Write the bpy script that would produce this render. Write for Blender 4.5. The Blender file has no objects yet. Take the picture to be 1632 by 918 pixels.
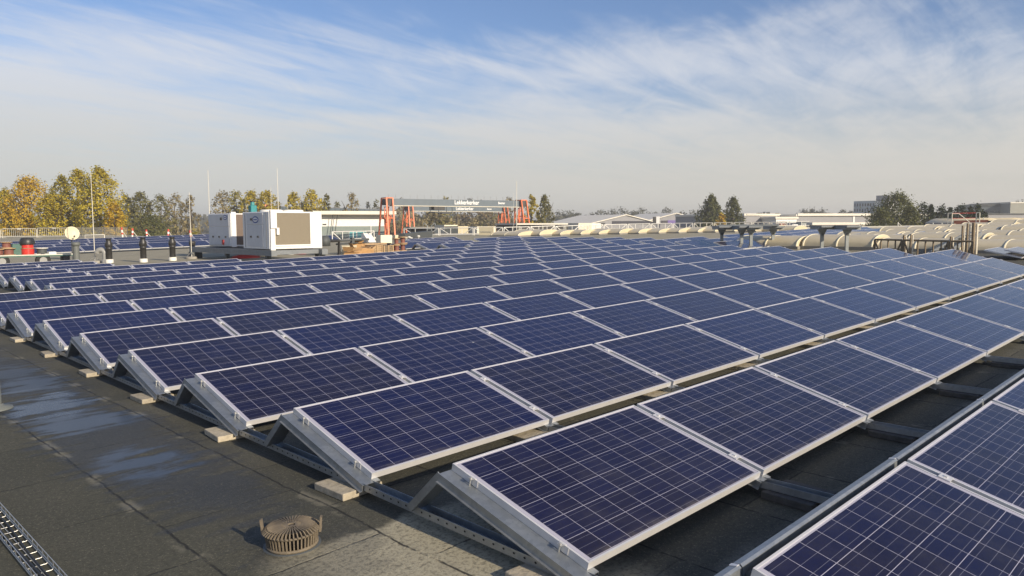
import bpy, bmesh, math, random
from mathutils import Vector, Matrix, Euler
random.seed(7)
R = math.radians
SC = bpy.context.scene
COL = SC.collection

# ------------------------------------------------------------------ camera
PITCH, YAW, ROLL = R(-4.75), R(44.809), R(-0.2)
F_PX = 1218.4                       # focal length in pixels of a 1632 px wide picture
CAM = Vector((0, 0, 1.758))

def axes(yaw, pitch, roll):
    f = Vector((math.sin(yaw) * math.cos(pitch), math.cos(yaw) * math.cos(pitch), math.sin(pitch)))
    r = Vector((math.cos(yaw), -math.sin(yaw), 0))
    u = r.cross(f)
    r2 = r * math.cos(roll) + u * math.sin(roll)
    u2 = -r * math.sin(roll) + u * math.cos(roll)
    return r2, u2, f

AR, AU, AF = axes(YAW, PITCH, ROLL)
MW = Matrix((AR, AU, AF)).transposed()
MA = Matrix(axes(YAW, R(-5.7696), R(-1.1927))).transposed()   # camera seen from the (slightly draining) roof plane
RT = MW @ MA.transposed()
SCL = 1.015
CAM_A = Vector((-2.5533, -3.0704, 1.3432)) * SCL
T = Matrix.Translation(CAM) @ RT.to_4x4() @ Matrix.Translation(-CAM_A)   # roof coordinates -> world
TI = T.inverted()
ZR = -0.395                                              # roof surface in roof coordinates

cam_data = bpy.data.cameras.new('camera')
cam = bpy.data.objects.new('camera', cam_data)
COL.objects.link(cam)
cam_data.sensor_width = 36
cam_data.lens = F_PX / 1632 * 36
cam_data.clip_start = 0.05
cam_data.clip_end = 6000
m = Matrix((AR, AU, -AF)).transposed().to_4x4()
m.translation = CAM
cam.matrix_world = m
SC.camera = cam

# ------------------------------------------------------------------ light
SUN_DIR = (RT @ Vector((0.02, -math.cos(R(23)), math.sin(R(23))))).normalized()
SUN_EL = math.asin(SUN_DIR.z)
SUN_AZ = math.atan2(SUN_DIR.x, SUN_DIR.y)
sun_data = bpy.data.lights.new('sun', 'SUN')
sun_data.energy = 4.2
sun_data.angle = R(0.5)
sun_data.color = (1.0, 0.86, 0.66)
sun = bpy.data.objects.new('sun', sun_data)
COL.objects.link(sun)
sun.rotation_euler = (-SUN_DIR).to_track_quat('-Z', 'Y').to_euler()
sun.location = (0, -30, 30)

world = bpy.data.worlds.new('World')
SC.world = world
world.use_nodes = True
WN, WL = world.node_tree.nodes, world.node_tree.links
WN.clear()

def build_world():
    def N(t, **k):
        n = WN.new(t)
        for a, b in k.items():
            setattr(n, a, b)
        return n
    def val(sock, v):
        if hasattr(v, 'links'):
            WL.new(v, sock)
        else:
            sock.default_value = v
    def mth(op, a, b=0.0, clamp=False):
        n = N('ShaderNodeMath', operation=op, use_clamp=clamp)
        val(n.inputs[0], a); val(n.inputs[1], b)
        return n.outputs[0]
    def mrange(x, a, b, c=0.0, d=1.0):
        n = N('ShaderNodeMapRange', interpolation_type='SMOOTHSTEP')
        val(n.inputs[0], x)
        for i, v in enumerate((a, b, c, d)):
            n.inputs[i + 1].default_value = v
        return n.outputs[0]
    def mix(f, a, b):
        n = N('ShaderNodeMix', data_type='RGBA')
        val(n.inputs[0], f)
        for s, v in ((n.inputs[6], a), (n.inputs[7], b)):
            val(s, v)
        return n.outputs[2]
    out = N('ShaderNodeOutputWorld')
    bg = N('ShaderNodeBackground')
    WL.new(bg.outputs[0], out.inputs[0])
    sky = N('ShaderNodeTexSky', sky_type='NISHITA')
    sky.sun_disc = False
    sky.sun_elevation = SUN_EL
    sky.sun_rotation = SUN_AZ
    sky.altitude = 20
    sky.air_density = 1.0
    sky.dust_density = 1.2
    sky.ozone_density = 2.2
    geo = N('ShaderNodeTexCoord')
    sep = N('ShaderNodeSeparateXYZ')
    WL.new(geo.outputs['Generated'], sep.inputs[0])
    x, y, z = sep.outputs
    zc = mth('MAXIMUM', z, 0.02)
    zz = mth('ADD', zc, 0.06)
    # a flat cloud sheet high above: direction divided by height; turned into axes along / across the view
    u = mth('DIVIDE', mth('ADD', mth('MULTIPLY', x, AR.x), mth('MULTIPLY', y, AR.y)), zz)   # to the right (south-east)
    v = mth('DIVIDE', mth('ADD', mth('MULTIPLY', x, AF.x), mth('MULTIPLY', y, AF.y)), zz)   # away (north-east)
    def noise(sx, sy, ox, oy, rot, detail, rough, dist):
        c = N('ShaderNodeCombineXYZ')
        cr, sr = math.cos(rot), math.sin(rot)
        a = mth('ADD', mth('MULTIPLY', u, cr), mth('MULTIPLY', v, -sr))
        b = mth('ADD', mth('MULTIPLY', u, sr), mth('MULTIPLY', v, cr))
        val(c.inputs[0], mth('ADD', mth('MULTIPLY', a, sx), ox))
        val(c.inputs[1], mth('ADD', mth('MULTIPLY', b, sy), oy))
        n = N('ShaderNodeTexNoise')
        WL.new(c.outputs[0], n.inputs['Vector'])
        n.inputs['Scale'].default_value = 1.0
        n.inputs['Detail'].default_value = detail
        n.inputs['Roughness'].default_value = rough
        n.inputs['Distortion'].default_value = dist
        return n.outputs[0]
    big = noise(0.35, 0.42, 3.1, 7.7, R(20), 3, 0.5, 0.4)
    fib = noise(0.42, 2.3, 1.3, 4.2, R(-52), 7, 0.60, 1.2)
    fine = noise(1.3, 3.4, 8.3, 2.2, R(-75), 7, 0.62, 1.6)
    s = mth('ADD', mth('ADD', mth('MULTIPLY', big, 0.9), mth('MULTIPLY', fib, 0.50)), mth('MULTIPLY', fine, 0.27))
    # the veil thickens towards the horizon, breaks up overhead
    cov = mth('ADD', s, mrange(z, 0.12, 0.30, 0.36, 0.0))
    cloud = mrange(cov, 0.86, 1.30, 0.0, 0.86)
    above = mrange(z, -0.02, 0.02)
    cloud = mth('MULTIPLY', cloud, above)
    cloudcol = mix(mrange(z, 0.03, 0.2), (5.3, 5.15, 4.85, 1), (5.6, 5.75, 6.1, 1))
    hazecol = mix(mrange(mth('MULTIPLY', u, 0.1), -0.9, 0.9), (4.9, 5.0, 4.85, 1), (5.2, 4.95, 4.45, 1))
    tint = N('ShaderNodeMix', data_type='RGBA', blend_type='MULTIPLY')
    tint.inputs[0].default_value = 1.0
    WL.new(sky.outputs[0], tint.inputs[6])
    tint.inputs[7].default_value = (0.80, 0.84, 1.0, 1)
    skyc = mix(cloud, tint.outputs[2], cloudcol)
    hz = mrange(z, 0.015, 0.20, 0.92, 0.0)
    final = mix(hz, skyc, hazecol)
    WL.new(final, bg.inputs[0])
    bg.inputs[1].default_value = 0.10

build_world()
SC.view_settings.view_transform = 'Standard'
SC.view_settings.look = 'None'
SC.view_settings.exposure = 0.4
SC.view_settings.gamma = 1.0
SC.view_settings.use_curve_mapping = False
SC.render.engine = 'CYCLES'
SC.cycles.max_bounces = 6
SC.cycles.transparent_max_bounces = 8
SC.cycles.use_denoising = True

# ------------------------------------------------------------------ picture <-> place
def ray(px, py):
    return AF + AR * ((px - 816) / F_PX) + AU * ((459 - py) / F_PX)

def at(px, py, depth):
    return CAM + ray(px, py) * depth

RN = RT @ Vector((0, 0, 1))
def roofpt(px, py, h=0.0):
    """point where the line of sight meets the plane h above the roof"""
    p0 = T @ Vector((0, 0, ZR + h))
    d = ray(px, py)
    return CAM + d * ((p0 - CAM).dot(RN) / d.dot(RN))

def roof_under(p):
    """drop a point straight down on to the roof"""
    p0 = T @ Vector((0, 0, ZR))
    return Vector((p.x, p.y, p0.z - ((p.x - p0.x) * RN.x + (p.y - p0.y) * RN.y) / RN.z))

def project(p):
    d = p - CAM
    z = d.dot(AF)
    return 816 + F_PX * d.dot(AR) / z, 459 - F_PX * d.dot(AU) / z, z

def len_to(p, axis, px):
    """how far along axis from p the picture column px is reached"""
    n = AR * F_PX - AF * (px - 816)
    return -(p - CAM).dot(n) / axis.dot(n)

def top_at(p, py):
    """height above p where the picture row py is reached"""
    n = AU * F_PX - AF * (459 - py)
    return -(p - CAM).dot(n) / Vector((0, 0, 1)).dot(n)

GROUND = -8.0
XA, YA, ZA = Vector((1, 0, 0)), Vector((0, 1, 0)), Vector((0, 0, 1))

# ------------------------------------------------------------------ materials
def new_mat(name):
    mt = bpy.data.materials.new(name)
    mt.use_nodes = True
    nt = mt.node_tree
    return mt, nt, nt.nodes['Principled BSDF']

def mat(name, col, rough=0.6, metal=0.0, var=0.0, scale=6.0, bump=0.0, spec=0.5, coat=0.0, rnd=0.0):
    """plain surface with a little wear: colour noise, optional bump, optional per object change"""
    mt, nt, b = new_mat(name)
    b.inputs['Roughness'].default_value = rough
    b.inputs['Metallic'].default_value = metal
    b.inputs['Specular IOR Level'].default_value = spec
    b.inputs['Coat Weight'].default_value = coat
    c = (col[0], col[1], col[2], 1)
    b.inputs['Base Color'].default_value = c
    if var or bump:
        tc = nt.nodes.new('ShaderNodeTexCoord')
        n = nt.nodes.new('ShaderNodeTexNoise')
        n.inputs['Scale'].default_value = scale
        n.inputs['Detail'].default_value = 6
        n.inputs['Roughness'].default_value = 0.65
        nt.links.new(tc.outputs['Object'], n.inputs['Vector'])
        if var:
            mx = nt.nodes.new('ShaderNodeMix'); mx.data_type = 'RGBA'
            mx.inputs[6].default_value = tuple(max(0, v * (1 - var)) for v in col) + (1,)
            mx.inputs[7].default_value = tuple(min(1, v * (1 + var)) for v in col) + (1,)
            rp = nt.nodes.new('ShaderNodeMapRange')
            rp.inputs[1].default_value = 0.3; rp.inputs[2].default_value = 0.7
            nt.links.new(n.outputs[0], rp.inputs[0])
            nt.links.new(rp.outputs[0], mx.inputs[0])
            nt.links.new(mx.outputs[2], b.inputs['Base Color'])
            if rnd:
                oi = nt.nodes.new('ShaderNodeObjectInfo')
                hs = nt.nodes.new('ShaderNodeHueSaturation')
                mr = nt.nodes.new('ShaderNodeMapRange')
                mr.inputs[3].default_value = 1 - rnd; mr.inputs[4].default_value = 1 + rnd
                nt.links.new(oi.outputs['Random'], mr.inputs[0])
                nt.links.new(mr.outputs[0], hs.inputs['Value'])
                nt.links.new(mx.outputs[2], hs.inputs['Color'])
                nt.links.new(hs.outputs[0], b.inputs['Base Color'])
        if bump:
            bp = nt.nodes.new('ShaderNodeBump')
            bp.inputs['Strength'].default_value = bump
            bp.inputs['Distance'].default_value = 0.02
            nt.links.new(n.outputs[0], bp.inputs['Height'])
            nt.links.new(bp.outputs[0], b.inputs['Normal'])
    return mt

def leaf_mat(name, c1, c2, c3):
    """leaves: each little face takes one of three season colours"""
    mt, nt, b = new_mat(name)
    g = nt.nodes.new('ShaderNodeNewGeometry')
    r = nt.nodes.new('ShaderNodeValToRGB')
    e = r.color_ramp.elements
    e[0].position = 0.0; e[0].color = c1 + (1,)
    e[1].position = 1.0; e[1].color = c3 + (1,)
    k = r.color_ramp.elements.new(0.5); k.color = c2 + (1,)
    nt.links.new(g.outputs['Random Per Island'], r.inputs[0])
    nt.links.new(r.outputs[0], b.inputs['Base Color'])
    b.inputs['Roughness'].default_value = 0.7
    b.inputs['Specular IOR Level'].default_value = 0.2
    tr = nt.nodes.new('ShaderNodeBsdfTranslucent'); nt.links.new(r.outputs[0], tr.inputs[0])
    mx = nt.nodes.new('ShaderNodeMixShader'); mx.inputs[0].default_value = 0.35
    nt.links.new(b.outputs[0], mx.inputs[1]); nt.links.new(tr.outputs[0], mx.inputs[2])
    nt.links.new(mx.outputs[0], nt.nodes['Material Output'].inputs[0])
    return mt

class G:
    """tiny node-graph writer"""
    def __init__(s, nt):
        s.nt = nt
    def node(s, t, **k):
        n = s.nt.nodes.new(t)
        for a, b in k.items():
            setattr(n, a, b)
        return n
    def put(s, sock, v):
        if hasattr(v, 'links'):
            s.nt.links.new(v, sock)
        else:
            sock.default_value = v
    def m(s, op, a, b=0.0, c=0.0):
        n = s.node('ShaderNodeMath', operation=op)
        s.put(n.inputs[0], a); s.put(n.inputs[1], b); s.put(n.inputs[2], c)
        return n.outputs[0]
    def mix(s, f, a, b):
        n = s.node('ShaderNodeMix', data_type='RGBA')
        s.put(n.inputs[0], f); s.put(n.inputs[6], a); s.put(n.inputs[7], b)
        return n.outputs[2]
    def mapr(s, v, a, b, c=0.0, d=1.0, smooth=True):
        n = s.node('ShaderNodeMapRange')
        if smooth:
            n.interpolation_type = 'SMOOTHSTEP'
        s.put(n.inputs[0], v)
        for i, q in enumerate((a, b, c, d)):
            n.inputs[i + 1].default_value = q
        return n.outputs[0]
    def noise(s, vec, scale, detail=5, rough=0.6, dist=0.0):
        n = s.node('ShaderNodeTexNoise')
        s.put(n.inputs['Vector'], vec)
        n.inputs['Scale'].default_value = scale
        n.inputs['Detail'].default_value = detail
        n.inputs['Roughness'].default_value = rough
        n.inputs['Distortion'].default_value = dist
        return n.outputs[0]

PW, PL = 1.655, 0.986               # a panel: width along the row, length up the slope

def cell_material():
    mt, nt, b = new_mat('solar_cells')
    g = G(nt)
    tc = g.node('ShaderNodeTexCoord')
    sp = g.node('ShaderNodeSeparateXYZ')
    nt.links.new(tc.outputs['Object'], sp.inputs[0])
    cell = 0.1575
    u = g.m('DIVIDE', g.m('SUBTRACT', sp.outputs[0], (PW - 10 * cell) / 2), cell)
    v = g.m('DIVIDE', g.m('SUBTRACT', sp.outputs[1], (PL - 6 * cell) / 2), cell)
    fu = g.m('FRACT', u); fv = g.m('FRACT', v)
    du = g.m('MINIMUM', fu, g.m('SUBTRACT', 1.0, fu))
    dv = g.m('MINIMUM', fv, g.m('SUBTRACT', 1.0, fv))
    gap = g.m('LESS_THAN', g.m('MINIMUM', du, dv), 0.0088)
    out = g.m('MAXIMUM', g.m('LESS_THAN', u, -0.012), g.m('GREATER_THAN', u, 10.012))
    out2 = g.m('MAXIMUM', g.m('LESS_THAN', v, -0.012), g.m('GREATER_THAN', v, 6.012))
    white = g.m('MAXIMUM', gap, g.m('MAXIMUM', out, out2))
    fb = g.m('FRACT', g.m('MULTIPLY', fv, 3.0))
    bus = g.m('LESS_THAN', g.m('ABSOLUTE', g.m('SUBTRACT', fb, 0.5)), 0.017)
    cid = g.node('ShaderNodeCombineXYZ')
    oi = g.node('ShaderNodeObjectInfo')
    g.put(cid.inputs[0], g.m('FLOOR', u)); g.put(cid.inputs[1], g.m('FLOOR', v))
    g.put(cid.inputs[2], g.m('MULTIPLY', oi.outputs['Random'], 57.0))
    wn = g.node('ShaderNodeTexWhiteNoise'); wn.noise_dimensions = '3D'
    nt.links.new(cid.outputs[0], wn.inputs['Vector'])
    vo = g.node('ShaderNodeTexVoronoi')
    vo.inputs['Scale'].default_value = 75
    nt.links.new(tc.outputs['Object'], vo.inputs['Vector'])
    sepc = g.node('ShaderNodeSeparateColor')
    nt.links.new(vo.outputs['Color'], sepc.inputs[0])
    f = g.m('ADD', g.m('MULTIPLY', wn.outputs[0], 0.30), g.m('ADD', g.m('MULTIPLY', sepc.outputs[0], 0.20), g.m('MULTIPLY', oi.outputs['Random'], 0.60)))
    blue = g.mix(f, (0.0090, 0.0062, 0.0190, 1), (0.0045, 0.0065, 0.052, 1))
    c = g.mix(g.m('MULTIPLY', bus, 0.6), blue, (0.23, 0.23, 0.28, 1))
    c = g.mix(white, c, (0.40, 0.39, 0.46, 1))
    dirt = g.noise(tc.outputs['Object'], 3.0, 6, 0.7)
    c = g.mix(g.mapr(dirt, 0.40, 0.8, 0.0, 0.06), c, (0.30, 0.27, 0.22, 1))
    low = g.m('MULTIPLY', g.mapr(sp.outputs[1], 0.075, 0.012), g.mapr(g.noise(tc.outputs['Object'], 9, 4, 0.6), 0.3, 0.7))
    c = g.mix(g.m('MULTIPLY', low, 0.22), c, (0.33, 0.29, 0.22, 1))
    shift = g.node('ShaderNodeVectorMath', operation='ADD')
    nt.links.new(tc.outputs['Object'], shift.inputs[0])
    cs = g.node('ShaderNodeCombineXYZ'); g.put(cs.inputs[0], g.m('MULTIPLY', oi.outputs['Random'], 91.0)); g.put(cs.inputs[1], g.m('MULTIPLY', oi.outputs['Random'], 37.0))
    nt.links.new(cs.outputs[0], shift.inputs[1])
    vs_ = g.node('ShaderNodeTexVoronoi'); vs_.inputs['Scale'].default_value = 4.0; nt.links.new(shift.outputs[0], vs_.inputs['Vector'])
    s2 = g.node('ShaderNodeSeparateColor'); nt.links.new(vs_.outputs['Color'], s2.inputs[0])
    drop = g.m('MULTIPLY', g.m('LESS_THAN', g.m('ADD', vs_.outputs['Distance'], g.m('MULTIPLY', g.noise(shift.outputs[0], 60, 3, 0.6), 0.06)), 0.075), g.m('GREATER_THAN', s2.outputs[0], 0.955))
    c = g.mix(g.m('MULTIPLY', drop, 0.75), c, (0.55, 0.53, 0.47, 1))
    nt.links.new(c, b.inputs['Base Color'])
    b.inputs['Roughness'].default_value = 0.38
    b.inputs['Specular IOR Level'].default_value = 0.12
    b.inputs['Coat Weight'].default_value = 1.0
    b.inputs['Coat IOR'].default_value = 1.235
    nt.links.new(g.mapr(dirt, 0.3, 0.75, 0.05, 0.13), b.inputs['Coat Roughness'])
    return mt

def roof_material():
    mt, nt, b = new_mat('bitumen_roofing')
    g = G(nt)
    tc = g.node('ShaderNodeTexCoord')
    P = tc.outputs['Object']
    sp = g.node('ShaderNodeSeparateXYZ')
    nt.links.new(P, sp.inputs[0])
    X, Y = sp.outputs[0], sp.outputs[1]
    wob = g.m('MULTIPLY', g.m('SUBTRACT', g.noise(P, 1.3, 3, 0.5), 0.5), 0.07)
    wobp = g.noise(P, 2.6, 6, 0.65)
    along = g.node('ShaderNodeMapping'); along.inputs['Rotation'].default_value = (0, 0, R(45)); along.inputs['Scale'].default_value = (0.55, 3.2, 1)
    nt.links.new(P, along.inputs[0])
    streak = g.noise(along.outputs[0], 2.4, 5, 0.6, 0.3)
    wob2 = g.m('MULTIPLY', g.m('SUBTRACT', g.noise(P, 14, 4, 0.6), 0.5), 0.03)
    Xw = g.m('ADD', X, g.m('ADD', wob, wob2)); Yw = g.m('ADD', Y, g.m('ADD', wob, wob2))
    grit = g.noise(P, 105, 3, 0.75)
    gritb = g.noise(P, 38, 5, 0.75)
    patch = g.noise(P, 0.9, 6, 0.6, 0.4)
    base = g.mix(g.mapr(patch, 0.3, 0.7), (0.041, 0.043, 0.033, 1), (0.068, 0.067, 0.050, 1))
    sheet = g.node('ShaderNodeTexWhiteNoise'); sheet.noise_dimensions = '2D'
    cxy = g.node('ShaderNodeCombineXYZ')
    st0 = g.m('FLOOR', g.m('DIVIDE', g.m('ADD', X, 0.25), 0.82))
    g.put(cxy.inputs[0], st0); g.put(cxy.inputs[1], g.m('FLOOR', g.m('ADD', g.m('DIVIDE', g.m('ADD', Y, 0.12), 0.98), g.m('MULTIPLY', st0, 0.437))))
    nt.links.new(cxy.outputs[0], sheet.inputs[0])
    base = g.mix(g.m('MULTIPLY', sheet.outputs[0], 0.30), base, (0.135, 0.125, 0.085, 1))
    olive = g.mapr(X, -0.55, -1.15)
    base = g.mix(g.m('MULTIPLY', olive, 0.4), base, (0.066, 0.065, 0.040, 1))
    sand = g.mapr(g.m('ADD', g.m('MULTIPLY', Y, -1.0), g.m('MULTIPLY', g.m('SUBTRACT', patch, 0.5), 1.0)), -0.45, -0.30)
    sand = g.m('MULTIPLY', sand, g.mapr(X, -1.05, -0.6))
    sand = g.m('MULTIPLY', sand, g.mapr(X, 0.5, 0.1))
    base = g.mix(g.m('MULTIPLY', sand, 0.85), base, (0.46, 0.42, 0.30, 1))
    # far away the roof carries pale gravel
    far = g.mapr(g.m('ADD', g.m('MULTIPLY', X, 0.7), g.m('MULTIPLY', Y, 0.7)), 20.0, 27.0)
    gravel = g.mix(g.noise(P, 1.2, 6, 0.7), (0.26, 0.235, 0.165, 1), (0.46, 0.42, 0.30, 1))
    base = g.mix(far, base, gravel)
    # laps of the bitumen sheets: one long joint every 0.82 m, short end joints in between
    strip = g.m('DIVIDE', g.m('ADD', Xw, 0.25), 0.82)
    fx = g.m('FRACT', strip); dx = g.m('MULTIPLY', g.m('MINIMUM', fx, g.m('SUBTRACT', 1.0, fx)), 0.82)
    off = g.m('MULTIPLY', g.m('FLOOR', strip), 0.437)
    fy = g.m('FRACT', g.m('ADD', g.m('DIVIDE', g.m('ADD', Yw, 0.12), 0.98), off))
    dy = g.m('MULTIPLY', g.m('MINIMUM', fy, g.m('SUBTRACT', 1.0, fy)), 0.98)
    seam = g.m('MAXIMUM', g.mapr(dx, 0.011, 0.003), g.m('MULTIPLY', g.mapr(dy, 0.009, 0.003), 0.85))
    broken = g.mapr(g.noise(P, 5.0, 4, 0.7), 0.33, 0.52)
    seam = g.m('MULTIPLY', seam, g.m('MULTIPLY', broken, g.m('SUBTRACT', 1.0, far)))
    edge = g.m('MULTIPLY', g.m('MULTIPLY', g.mapr(dx, 0.065, 0.015), g.mapr(g.noise(P, 3.3, 3, 0.5), 0.54, 0.60)), g.m('SUBTRACT', 1.0, far))
    # rain water standing along the low side
    def blob(cx, cy, rx, ry, k):
        a = g.m('DIVIDE', g.m('SUBTRACT', Xw, cx), rx)
        c = g.m('DIVIDE', g.m('SUBTRACT', Yw, cy), ry)
        d = g.m('ADD', g.m('MULTIPLY', a, a), g.m('MULTIPLY', c, c))
        d = g.m('ADD', d, g.m('ADD', g.m('MULTIPLY', g.m('SUBTRACT', wobp, 0.5), 2.4), g.m('MULTIPLY', g.m('SUBTRACT', streak, 0.5), 3.6)))
        return g.m('MULTIPLY', g.mapr(d, 1.35, 0.35), k)
    wet = None
    for q in ((-0.62, 7.3, 0.42, 0.50, 0.7), (-0.55, 6.25, 0.40, 0.55, 0.9), (-0.72, 5.1, 0.44, 0.62, 1.0), (-0.66, 4.15, 0.40, 0.42, 0.9), (-0.68, 2.6, 0.30, 0.48, 0.95), (-0.70, 9.2, 0.6, 1.0, 0.5)):
        w = blob(*q)
        wet = w if wet is None else g.m('MAXIMUM', wet, w)
    damp = blob(-0.66, 3.4, 0.48, 2.8, 1.0)
    damp = g.m('MAXIMUM', damp, blob(-0.62, 1.6, 0.36, 0.55, 0.9))
    damp = g.m('MAXIMUM', damp, blob(-0.6, 0.35, 0.32, 0.42, 0.55))
    damp = g.m('MAXIMUM', damp, blob(-0.6, 7.0, 0.5, 2.2, 0.8))
    base = g.mix(g.m('MULTIPLY', damp, 0.55), base, (0.030, 0.030, 0.027, 1))
    base = g.mix(g.m('MULTIPLY', wet, 0.6), base, (0.026, 0.030, 0.034, 1))
    sy = g.m('ABSOLUTE', g.m('SUBTRACT', g.m('ADD', Y, g.m('MULTIPLY', g.m('SUBTRACT', wobp, 0.5), 0.18)), -1.33))
    dust = g.m('MULTIPLY', g.mapr(sy, 0.13, 0.01), g.m('MULTIPLY', g.mapr(X, 0.1, 0.6), g.mapr(g.noise(P, 1.7, 4, 0.6), 0.35, 0.62)))
    base = g.mix(g.m('MULTIPLY', dust, 0.75), base, (0.20, 0.19, 0.155, 1))
    sparkle = g.m('MULTIPLY', g.mapr(grit, 0.55, 0.68), g.m('SUBTRACT', 1.0, wet))
    col = g.mix(g.m('MULTIPLY', sparkle, 0.55), base, (0.30, 0.27, 0.19, 1))
    col = g.mix(g.m('MULTIPLY', g.mapr(gritb, 0.55, 0.36), 0.55), col, (0.025, 0.024, 0.018, 1))
    col = g.mix(g.m('MULTIPLY', edge, 0.38), col, (0.30, 0.275, 0.20, 1))
    col = g.mix(g.m('MULTIPLY', seam, 0.9), col, (0.010, 0.010, 0.009, 1))
    nt.links.new(col, b.inputs['Base Color'])
    rough = g.m('SUBTRACT', 0.92, g.m('ADD', g.m('MULTIPLY', damp, 0.36), g.m('MULTIPLY', wet, 0.30)))
    nt.links.new(rough, b.inputs['Roughness'])
    b.inputs['Specular IOR Level'].default_value = 0.5
    bp = g.node('ShaderNodeBump')
    nt.links.new(g.m('MULTIPLY', g.m('SUBTRACT', 1.0, g.m('MULTIPLY', wet, 0.96)), 0.45), bp.inputs['Strength'])
    bp.inputs['Distance'].default_value = 0.012
    h = g.m('SUBTRACT', g.m('ADD', grit, g.m('MULTIPLY', gritb, 0.6)), g.m('MULTIPLY', seam, 2.0))
    nt.links.new(h, bp.inputs['Height'])
    nt.links.new(bp.outputs[0], b.inputs['Normal'])
    return mt

def galvanised():
    mt, nt, b = new_mat('galvanised_steel')
    g = G(nt)
    tc = g.node('ShaderNodeTexCoord')
    vo = g.node('ShaderNodeTexVoronoi')
    vo.inputs['Scale'].default_value = 38
    nt.links.new(tc.outputs['Object'], vo.inputs['Vector'])
    sc = g.node('ShaderNodeSeparateColor'); nt.links.new(vo.outputs['Color'], sc.inputs[0])
    n = g.noise(tc.outputs['Object'], 5, 5, 0.6)
    f = g.m('ADD', g.m('MULTIPLY', sc.outputs[0], 0.4), g.m('MULTIPLY', n, 0.6))
    nt.links.new(g.mix(f, (0.27, 0.295, 0.31, 1), (0.43, 0.455, 0.47, 1)), b.inputs['Base Color'])
    b.inputs['Metallic'].default_value = 0.75
    nt.links.new(g.mapr(n, 0.3, 0.7, 0.36, 0.52), b.inputs['Roughness'])
    return mt

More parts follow.
